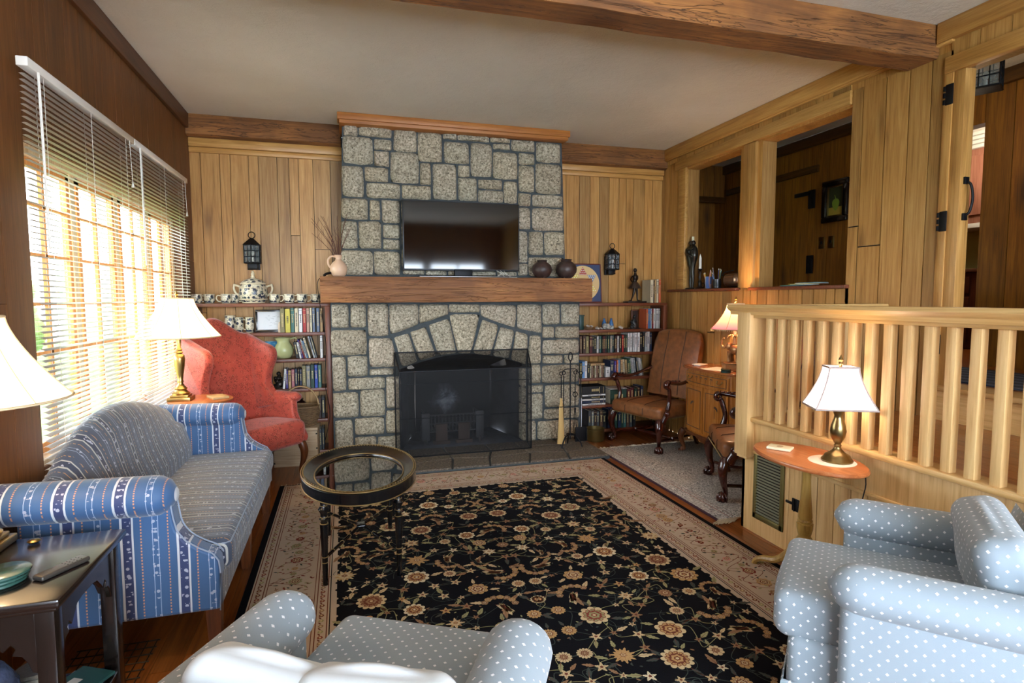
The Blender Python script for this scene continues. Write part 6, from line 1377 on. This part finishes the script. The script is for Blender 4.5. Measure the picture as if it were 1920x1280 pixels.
mb = MB(); mb.box(-.004, .004, -.12, .0, 0, .37); tag(mb.build('white_board', plain('white_card', '#c9cdd6', .6), None, loc=(1.963, 4.70, .001), rot=(0, 0, .0)), 'narrow white board standing on edge between the chimney and the right bookcase', 'board')
# ------------------------------------------------------------------ things on the right wall sill
SZ = 1.3155
t = thing('couple_statue', 'dark metal figure of an embracing couple at the left end of the hall opening sill', 'statue', (2.945, 4.445, SZ)); t.scale = (1.12, 1.12, 1.0)
DM = plain('dark_polished_metal', '#35332e', .3, .7)
mb = MB(); mb.lathe([(.05, 0), (.048, .008), (.03, .012)], seg=24); mb.build('base', DM, t)
mb = MB()
for s in (-1, 1):
    mb.tube(smooth_path([(0, s*.012, .01), (0, s*.016, .08), (s*.004, s*.014, .17), (0, s*.020, .235), (0, s*.026, .29), (0, s*.02, .345), (0, s*.010, .385)], 4), interp([.009, .012, .017, .022, .032, .03, .010], 25), 10)
    mb.ball((0, s*.014, .40), .019, 12, sz=1.25)
mb.tube(smooth_path([(-.02, .045, .35), (-.035, .02, .315), (-.035, -.02, .29), (-.02, -.045, .275)], 4), .010, 8); mb.tube(smooth_path([(-.02, -.045, .35), (-.032, -.02, .34), (-.03, .02, .355)], 4), .009, 8)
mb.build('figures', DM, t, ang=80)
mb = MB(); mb.tube([(0, -.008, .42), (0, -.008, .455)], .010, 10); mb.build('candle_stub', plain('candle_stub_white', '#d8d4b8', .5), t)
t = thing('candlestick', 'dark turned candlestick with round base beside the couple statue', 'candlestick', (2.95, 4.33, SZ))
mb = MB(); mb.lathe([(.045, 0), (.04, .01), (.018, .02), (.012, .04), (.018, .06), (.009, .08), (.014, .10), (.008, .12), (.016, .145), (.010, .155), (.022, .17), (.016, .172)], seg=20); mb.torus((.0, -.045, .03), .02, .003, 14, 6, axis=0); mb.build('stick', BRZ, t)
mb = MB(); mb.lathe([(.012, 0), (.011, .09), (.007, .105), (.001, .125)], (2.95, 4.33, SZ+.172), 14); o = mb.build('white_candle', plain('white_wax', '#dddbd2', .5)); tag(o, 'white flame shaped candle standing in the dark candlestick', 'candle')
def cup_of(name, lb, loc, r, h, mat, items, glb):
    mb = MB(); mb.lathe([(r*.8, 0), (r, h*.4), (r, h), (r*.92, h), (r*.9, .006), (.0001, .006)], seg=20, cap=False); tag(mb.build(name, mat, None, loc=loc), lb, 'cup')
    rs = random.Random(len(items)*3)
    for k, (c, L, wd) in enumerate(items):
        a = k*2.2; mb = MB(); b0 = (r*.4*math.cos(a), r*.4*math.sin(a), .01); e = (r*1.15*math.cos(a)+rs.uniform(-.006, .006), r*1.15*math.sin(a), L); mb.tube([b0, e], wd, 6); d = Vector(e)-Vector(b0); d.normalize(); mb.tube([e, tuple(Vector(e)+d*.012)], [wd, .0008], 6, mi=1)
        tag(mb.build('pencil', [plain('pencil_%s' % c[1:], c, .5) if 'pencil_%s' % c[1:] not in bpy.data.materials else bpy.data.materials['pencil_%s' % c[1:]], PAGES], None, loc=loc), glb[k], 'pencil', 'pencils and pens in the cups on the sill')
CN = ['yellow', 'orange', 'pink', 'ochre', 'mustard']
cup_of('striped_cup', 'blue and white striped cup of pencils on the hall opening sill', (2.95, 4.205, SZ), .030, .10, stripe_mat('striped_cup_paint', 1), [('#c9a23a', .13, .0045), ('#d0803a', .12, .0045), ('#c98a7a', .145, .0045), ('#a8862f', .135, .0045), ('#b59a3c', .125, .0045)], ['%s pencil in the striped cup' % c for c in CN])
CN = ['turquoise', 'grey', 'navy', 'gold', 'blue', 'olive']
cup_of('metal_cup', 'dark metal cup of pens between the striped cup and the toaster', (2.95, 4.09, SZ), .034, .075, plain('cup_pewter', '#3a3a3c', .3, .6), [('#3f9c9a', .145, .0035), ('#77777d', .16, .0035), ('#26305c', .15, .004), ('#b08f3a', .15, .0035), ('#2f5f9c', .12, .0035), ('#6e6a35', .13, .0035)], ['%s pen in the dark metal cup' % c for c in CN])
t = thing('toaster', 'copper coloured rounded metal toaster shaped box beside the middle post', 'box', (2.96, 3.90, SZ))
mb = MB(); mb.rbox(-.05, .05, -.10, .09, .006, .12, .05, 5); mb.build('body', plain('copper_metal', '#8a6e58', .25, .85), t); mb = MB(); mb.tube(smooth_path([(-.04, .085, .10), (-.05, .04, .122), (-.045, -.06, .135)], 4), .005, 6); mb.build('trim', M['iron'], t)
t = thing('desk_lamp', 'olive cone desk lamp shade peeking out beside the middle post', 'lamp', (3.10, 3.90, SZ+.0))
t.location = (3.10, 3.86, SZ)
mb = MB(); mb.lathe([(.10, .15), (.045, .27), (.04, .28)], seg=24, cap=False); mb.build('lamp_shade', plain('olive_shade', '#a79b74', .6), t, solid=.002); mb = MB(); mb.lathe([(.05, -.02), (.05, 0), (.012, .02), (.01, .26)], seg=16); mb.build('base', M['antbrass'], t)
mb = MB(); mb.cbox(3.05, 3.6, 3.7, 4.5, SZ-.045, SZ-.021, .004); t2 = thing('hall_desk', 'dark desk just beyond the hall opening', 'desk', (3.28, 4.1, .79)); mb.v = [(a-3.28, b-4.1, c__-.79) for a, b, c__ in mb.v]; mb.build('desk_top', M['hall_y'], t2)
for x in (-.2, .28):
    for y in (-.35, .35): mb = MB(); mb.cbox(x-.02, x+.02, y-.02, y+.02, 0, .481, .003); mb.build('leg', M['hall'], t2)
PC = ['slate blue', 'green', 'white', 'yellow', 'pale grey', 'teal']
for k, c in enumerate(PC):
    mb = MB(); mb.box(-.05, .05, -.085, .085, 0, .0035); o = mb.build('leaflet', bmat(c), None, loc=(2.955+.004*(k % 3), 3.24-.035*k+.03*(k % 2), SZ+.0005+.0038*k), rot=(0, 0, .25*math.sin(k*2.1))); tag(o, '%s leaflet, %s from the bottom of the loose pile on the second opening sill' % (c, ordn(k+1)), 'leaflet', 'leaflets on the sill')
# hall picture and switches
t = thing('framed_painting', 'black framed still life of a green pear on the dark hall wall', 'picture', (HX-.012, 3.945, 2.045))
mb = MB()
for a, b, c__, d in ((-.13, .13, .13, .175), (-.13, .13, -.175, -.13), (-.13, -.085, -.13, .13), (.085, .13, -.13, .13)): mb.cbox(-.03, 0, a, b, c__, d, .008)
mb.build('frame', M['blackpaint'], t)
mb = MB()
for a, b, c__, d in ((-.085, .085, .115, .13), (-.085, .085, -.13, -.115), (-.085, -.07, -.115, .115), (.07, .085, -.115, .115)): mb.cbox(-.014, -.002, a, b, c__, d, .002)
mb.build('gilt_slip', M['antbrass'], t)
mb = MB(); mb.box(-.005, -.003, -.07, .07, -.115, .115); cv_ = mb.build('canvas', plain('painting_ground', '#26301c', .5), t)
mb = MB(); mb.box(-.0055, -.005, -.07, .07, -.115, -.05); mb.build('painted_table', plain('painted_yellow', '#a8973f', .5), cv_)
mb = MB(); P = [(.035*math.sin(a)*(1-.35*math.cos(a)), .05*-math.cos(a)) for a in [2*PI*k/20 for k in range(20)]]; mb.prism([(a, b-.03) for a, b in P], 0, -.0062, -.0054); mb.tube([(-.006, .0, .02), (-.006, .012, .05)], .003, 5); mb.build('painted_pear', plain('pear_green', '#7d9c3a', .5), cv_)
for y, lb in ((4.09, 'square brass switch plate on the hall wall, left one'), (3.99, 'square brass switch plate on the hall wall, right one')):
    t = thing('switch_plate', lb, 'light switch', (HX-.001, y, 1.71), 0, 'switch plates in the hall'); mb = MB(); mb.cbox(-.006, 0, -.032, .032, -.05, .05, .002); mb.build('plate', M['antbrass'], t); mb = MB(); mb.cbox(-.014, -.006, -.005, .005, -.010, .014, .001); mb.build('toggle', M['iron'], t)
t = thing('pale_print', 'pale grey green framed print at the far end of the hall', 'picture', (3.80, 5.4, 1.98)); t.location = (3.58, 5.60, 1.95)
mb = MB(); mb.cbox(-.10, .10, -.01, .01, -.22, .22, .003); mb.build('mount', plain('mount_grey', '#8f9a90', .7), t); mb = MB(); mb.box(-.07, .07, -.012, -.0105, -.10, .18); mb.build('print', plain('print_dark', '#2b3a36', .6), t)
mb = MB(); mb.box(3.42, HX, 5.62, 5.66, .79, 2.3); st(mb.build('wall_hall_end', M['hall']))
# kitchen beyond the hall
KW = wood('kitchen_cabinet_pink', '#7d4a38', '#a06a54', '#b57f68', 2, .4, 0)
t = thing('kitchen_wall_cabinet', 'pinkish brown kitchen wall cabinet with white crown moulding seen through the doorway gap', 'cabinet', (5.45, 3.95, 1.9))
mb = MB(); mb.cbox(-.15, .15, -.6, .6, -.02, .62, .006); mb.build('body', KW, t); mb = MB()
for k in range(4): mb.cbox(-.18-.012*k, .15, -.62, .62, .62+.035*k, .65+.035*k, .006)
mb.build('crown', M['white'], t); mb = MB(); mb.cbox(-.17, -.15, -.3, .3, .05, .56, .005); mb.build('door', KW, t)
mb = MB(); mb.cbox(-.16, .15, -.6, .6, -.06, -.02, .004); mb.build('valance', M['white'], t)
mb = MB(); mb.box(5.58, 5.597, 3.2, 4.7, 1.5, 1.85); o = mb.build('beadboard_panel', plain('pale_green_beadboard', '#b4b77e', .5)); tag(o, 'pale green beadboard backsplash below the kitchen wall cabinet', 'backsplash')
t = thing('kitchen_base_cabinet', 'dark brown kitchen base cabinet with drawers seen through the doorway gap', 'cabinet', (5.35, 3.95, .79))
mb = MB(); mb.cbox(-.2, .24, -.65, .65, 0, .66, .006); mb.build('body', wood('kitchen_base', '#2e150c', '#4a2415', '#5f3220', 2, .4, 0), t); mb = MB(); mb.cbox(-.23, .24, -.67, .67, .66, .69, .006); mb.build('worktop', plain('worktop_brown', '#6b4a38', .3), t)
for z0, z1 in ((.48, .62), (.30, .45), (.06, .27)):
    mb = MB(); mb.cbox(-.222, -.2, -.30, .30, z0, z1, .004); d_ = mb.build('drawer', bpy.data.materials['kitchen_base'], t); mb = MB(); mb.tube(smooth_path([(-.225, -.05, (z0+z1)/2), (-.245, -.03, (z0+z1)/2-.02), (-.245, .03, (z0+z1)/2-.02), (-.225, .05, (z0+z1)/2)], 3), .005, 6); mb.build('drawer_handle', M['iron'], d_)
mb = MB(); mb.lathe([(.05, 0), (.05, .17), (.03, .20), (.02, .22)], seg=20); tag(mb.build('steel_flask', plain('steel', '#b5b8ba', .2, .9), None, loc=(5.22, 4.02, 1.4805)), 'shiny steel flask on the kitchen worktop', 'flask')
mb = MB(); mb.lathe([(.06, 0), (.06, .12)], seg=20); mb.ball((0, 0, .16), .055, 14, mi=1); tag(mb.build('white_canister', [M['white'], M['iron']], None, loc=(5.25, 3.86, 1.4805)), 'white canister with a round black top on the kitchen worktop', 'canister')
t = thing('hall_runner', 'dark blue striped runner rug on the hall floor beyond the doorway', 'rug', (3.4, 2.1, .7905))
mb = MB(); mb.box(-.30, .35, -1.0, .75, 0, .008); n = NT('striped_runner'); s = n.sep(n.coord()); f = n.math('FRACT', n.math('MULTIPLY', s[0], 9.)); mb.build('pile', n.base(n.ramp(f, [(0, hx('#1f2838')), (.35, hx('#8f949b')), (.42, hx('#2b3a55')), (.7, hx('#6d6f74')), (.76, hx('#1b2230'))], True), .9), t)
# ------------------------------------------------------------------ things on the tables
mb = MB(); mb.lathe([(.0001, 0), (.088, 0), (.09, .002), (.086, .0045), (.0001, .0045)], seg=32, cap=False); tag(mb.build('lace_doily', plain('doily', '#e2d3bd', .9, bump=.5, bs=300), None, loc=(1.925, 1.875, .5622)), 'round cream doily under the lamp on the oval table', 'doily')
t = thing('coaster_box', 'cream patterned coaster set on the oval pedestal table', 'coasters', (1.858, 2.095, .5645), .6); mb = MB(); mb.rbox(-.035, .035, -.05, .05, 0, .012, .004, 2); mb.build('coaster', plain('coaster_cream', '#ddd2b2', .5), t)
mb = MB(); mb.lathe([(.0001, 0), (.02, 0)], seg=16, sy=.7, cap=False); mb.v = [(a, b, .0124) for a, b, c__ in mb.v]; mb.build('printed_motif', plain('motif_tan', '#b39a78', .6), t)
t = thing('lamp_cord', 'black lamp cord hanging down behind the oval table', 'cord', (2.02, 1.80, .40)); mb = MB(); mb.tube(smooth_path([(-.01, 0, .16), (.005, 0, .08), (-.005, .005, .0), (.012, 0, -.1), (.02, .01, -.2), (.02, 0, -.395)], 4), .0025, 5); mb.build('cord', M['iron'], t)
# end table
t = thing('remote_control', 'black and silver remote control on the black end table', 'remote control', (-.695, 1.665, .561), -.55); t.scale = (.8, .72, .8)
mb = MB(); mb.rbox(-.022, .022, -.085, .085, 0, .016, .007, 3); mb.build('shell', plain('remote_silver', '#4c4844', .3, .4), t); mb = MB(); mb.rbox(-.020, .020, -.083, .083, .002, .014, .005, 2)
for k in range(4):
    for j in range(3): mb.ball((-.012+.012*j, .01+.016*k, .0155), .003, 6, sz=.5)
mb.build('keys', M['iron'], t)
for k in range(3):
    mb = MB(); mb.lathe([(.0001, 0), (.052, 0), (.055, .003), (.055, .007), (.052, .009), (.0001, .009)], seg=32, cap=False); tag(mb.build('stone_coaster', plain('green_marble', '#2f4f48', .2, vary=.5, bs=30) if k == 0 else bpy.data.materials['green_marble'], None, loc=(-.812+.004*k, 1.635, .561+.0095*k)), 'green marble coaster, %s of the stack on the black end table' % ('bottom', 'middle', 'top')[k], 'coaster', 'green marble coasters')
mb = MB(); mb.lathe([(.012, 0), (.016, .004), (.012, .008), (.004, .009)], seg=14); tag(mb.build('brass_button', M['antbrass'], None, loc=(-.85, 1.885, .561)), 'tiny brass disc beside the lamp base on the black end table', 'trinket')
mb = MB(); mb.lathe([(.04, 0), (.07, .025), (.083, .08), (.08, .13), (.055, .175), (.045, .18)], seg=32); tag(mb.build('ginger_jar', plain('speckled_blue_glaze', '#46506b', .2, bump=.9, bs=70, vary=.5), None, loc=(-.885, 1.66, .1525)), 'blue grey glazed jar on the lower shelf of the black end table', 'jar')
mb = MB()
for k in range(5): mb.lathe([(.045, 0), (.05, .006), (.045, .012)], (0, 0, .013*k), 24)
tag(mb.build('stacked_baskets', plain('silver_woven', '#8f8a80', .35, .6, bump=.6, bs=150), None, loc=(-.85, 1.845, .1535)), 'round silvery woven stack on the lower shelf of the end table', 'basket')
for k, (c, nm) in enumerate((('#2a5a58', 'teal'), ('#8a8d90', 'grey'), ('#23304f', 'navy'))):
    t = thing('magazine', '%s covered magazine, %s of the stack on the lower shelf of the end table' % (nm, ('top', 'middle', 'bottom')[k]), 'magazine', (-.745, 1.78, .153+.009*(2-k)), -.5+.2*k, 'magazines on the end table shelf')
    mb = MB(); mb.box(-.055, .055, -.07, .09, 0, .008); mb.build('cover', plain('mag_'+nm, c, .3), t); mb = MB(); mb.box(-.03, .0, .0, .04, .008, .0086); mb.build('cover_patch', M['white'], t); mb = MB(); mb.lathe([(.0001, 0), (.018, 0)], (.035, -.03, .0086), 16, cap=False); mb.build('cover_spot', plain('mag_yellow_%d' % k, '#c9b03a', .4), t)
mb = MB(); mb.cbox(-.045, .045, -.06, .06, 0, .014, .002); tag(mb.build('small_book', bmat('tan'), None, loc=(-.74, 3.80, .6455), rot=(0, 0, .5)), 'small tan booklet on the round table by the wing chair', 'book')
# cabinet top
mb = MB(); mb.cbox(-.04, .04, -.03, .03, 0, .006, .002); mb.cbox(-.05, .05, -.04, .04, .006, .012, .002); tag(mb.build('small_dish', M['white'], None, loc=(2.70, 3.94, .7045), rot=(0, 0, .4)), 'small white dish on the far corner of the inlaid cabinet', 'dish')
mb = MB(); mb.box(-.10, .10, -.12, .12, 0, .002); tag(mb.build('paper_sheet', plain('paper_white', '#e6dcc8', .8), None, loc=(2.70, 3.66, .7045), rot=(0, 0, .3)), 'sheet of white paper under the elephant lamp on the inlaid cabinet', 'paper')
for k in range(2): mb = MB(); mb.lathe([(.0001, 0), (.033, 0), (.035, .003), (.035, .011), (.0001, .013)], seg=28, cap=False); tag(mb.build('round_tin', plain('dark_green_tin', '#1f3a36', .25) if k == 0 else bpy.data.materials['dark_green_tin'], None, loc=(2.615, 3.50, .7045+.0135*k)), 'dark green round tin on the inlaid cabinet, %s of two' % ('lower', 'upper')[k], 'tin', 'green tins on the cabinet')
# floor register under the sofa
mb = MB()
for k in range(9): mb.tube([(-.92+.03*k, 2.02, .002), (-.92+.03*k, 2.30, .002)], .0025, 4)
for k in range(7): mb.tube([(-.93, 2.03+.044*k, .003), (-.67, 2.03+.044*k, .003)], .0025, 4)
tag(mb.build('floor_register', plain('dark_bronze_grille', '#2c241a', .5, .5)), 'brass lattice floor register under the near end of the sofa', 'floor vent')
# thin cable along the left bookcase end
mb = MB(); mb.tube(smooth_path([(-.13, 4.43, 1.405), (-.175, 4.40, 1.36), (-.165, 4.45, 1.2), (-.135, 4.60, .9), (-.15, 4.63, .6), (-.12, 4.64, .35), (-.16, 4.62, .15)], 6), .0025, 5); tag(mb.build('black_cable', M['iron']), 'thin black cable running down from the mantel in front of the left bookcase', 'cable')
# ------------------------------------------------------------------ garden outside the left window
mb = MB(); mb.box(-40, -1.35, -15, 30, -.9, -.6); o = mb.build('garden_lawn', plain('lawn', '#5f7a3a', .9, vary=.3, bs=3)); o['kind'] = 'structure'
FOL = plain('tree_foliage', '#5f7d35', .8, bump=.8, bs=6, vary=.4)
ro = random.Random(3)
for k, (x, y, z, r_) in enumerate(((-9, 7, .3, 1.3), (-13, 12.5, 1.6, 2.2), (-10, 19.5, .8, 1.8), (-17, 26, 2, 3.), (-22, 18, 2.5, 2.6))):
    t = thing('garden_tree', 'sunlit green tree in the garden, %s seen through the left window' % ordn(k+1), 'tree', (x, y, -.6), 0, 'garden trees beyond the blinds')
    mb = MB()
    for j in range(26):
        a, b = ro.uniform(0, 6.28), ro.uniform(-1, 1); c__ = math.sqrt(1-b*b); q = r_*.72; mb.ball((q*c__*math.cos(a), q*c__*math.sin(a), z+.6+q*b), r_*ro.uniform(.25, .45), 8)
    mb.build('crown', FOL, t, weld=False); mb = MB(); mb.tube([(0, 0, 0), (0, 0, z+.6)], r_*.09, 8); mb.build('trunk', LEGW, t)
# fixtureless fill light added so the hall isn't black; unseen kitchen light without a fixture
point('hall_fill_light', (3.4, 2.6, 2.2), 3.5, (1, .78, .5), .05)
point('kitchen_light', (4.9, 3.4, 2.4), 15, (1, .88, .7), .15)
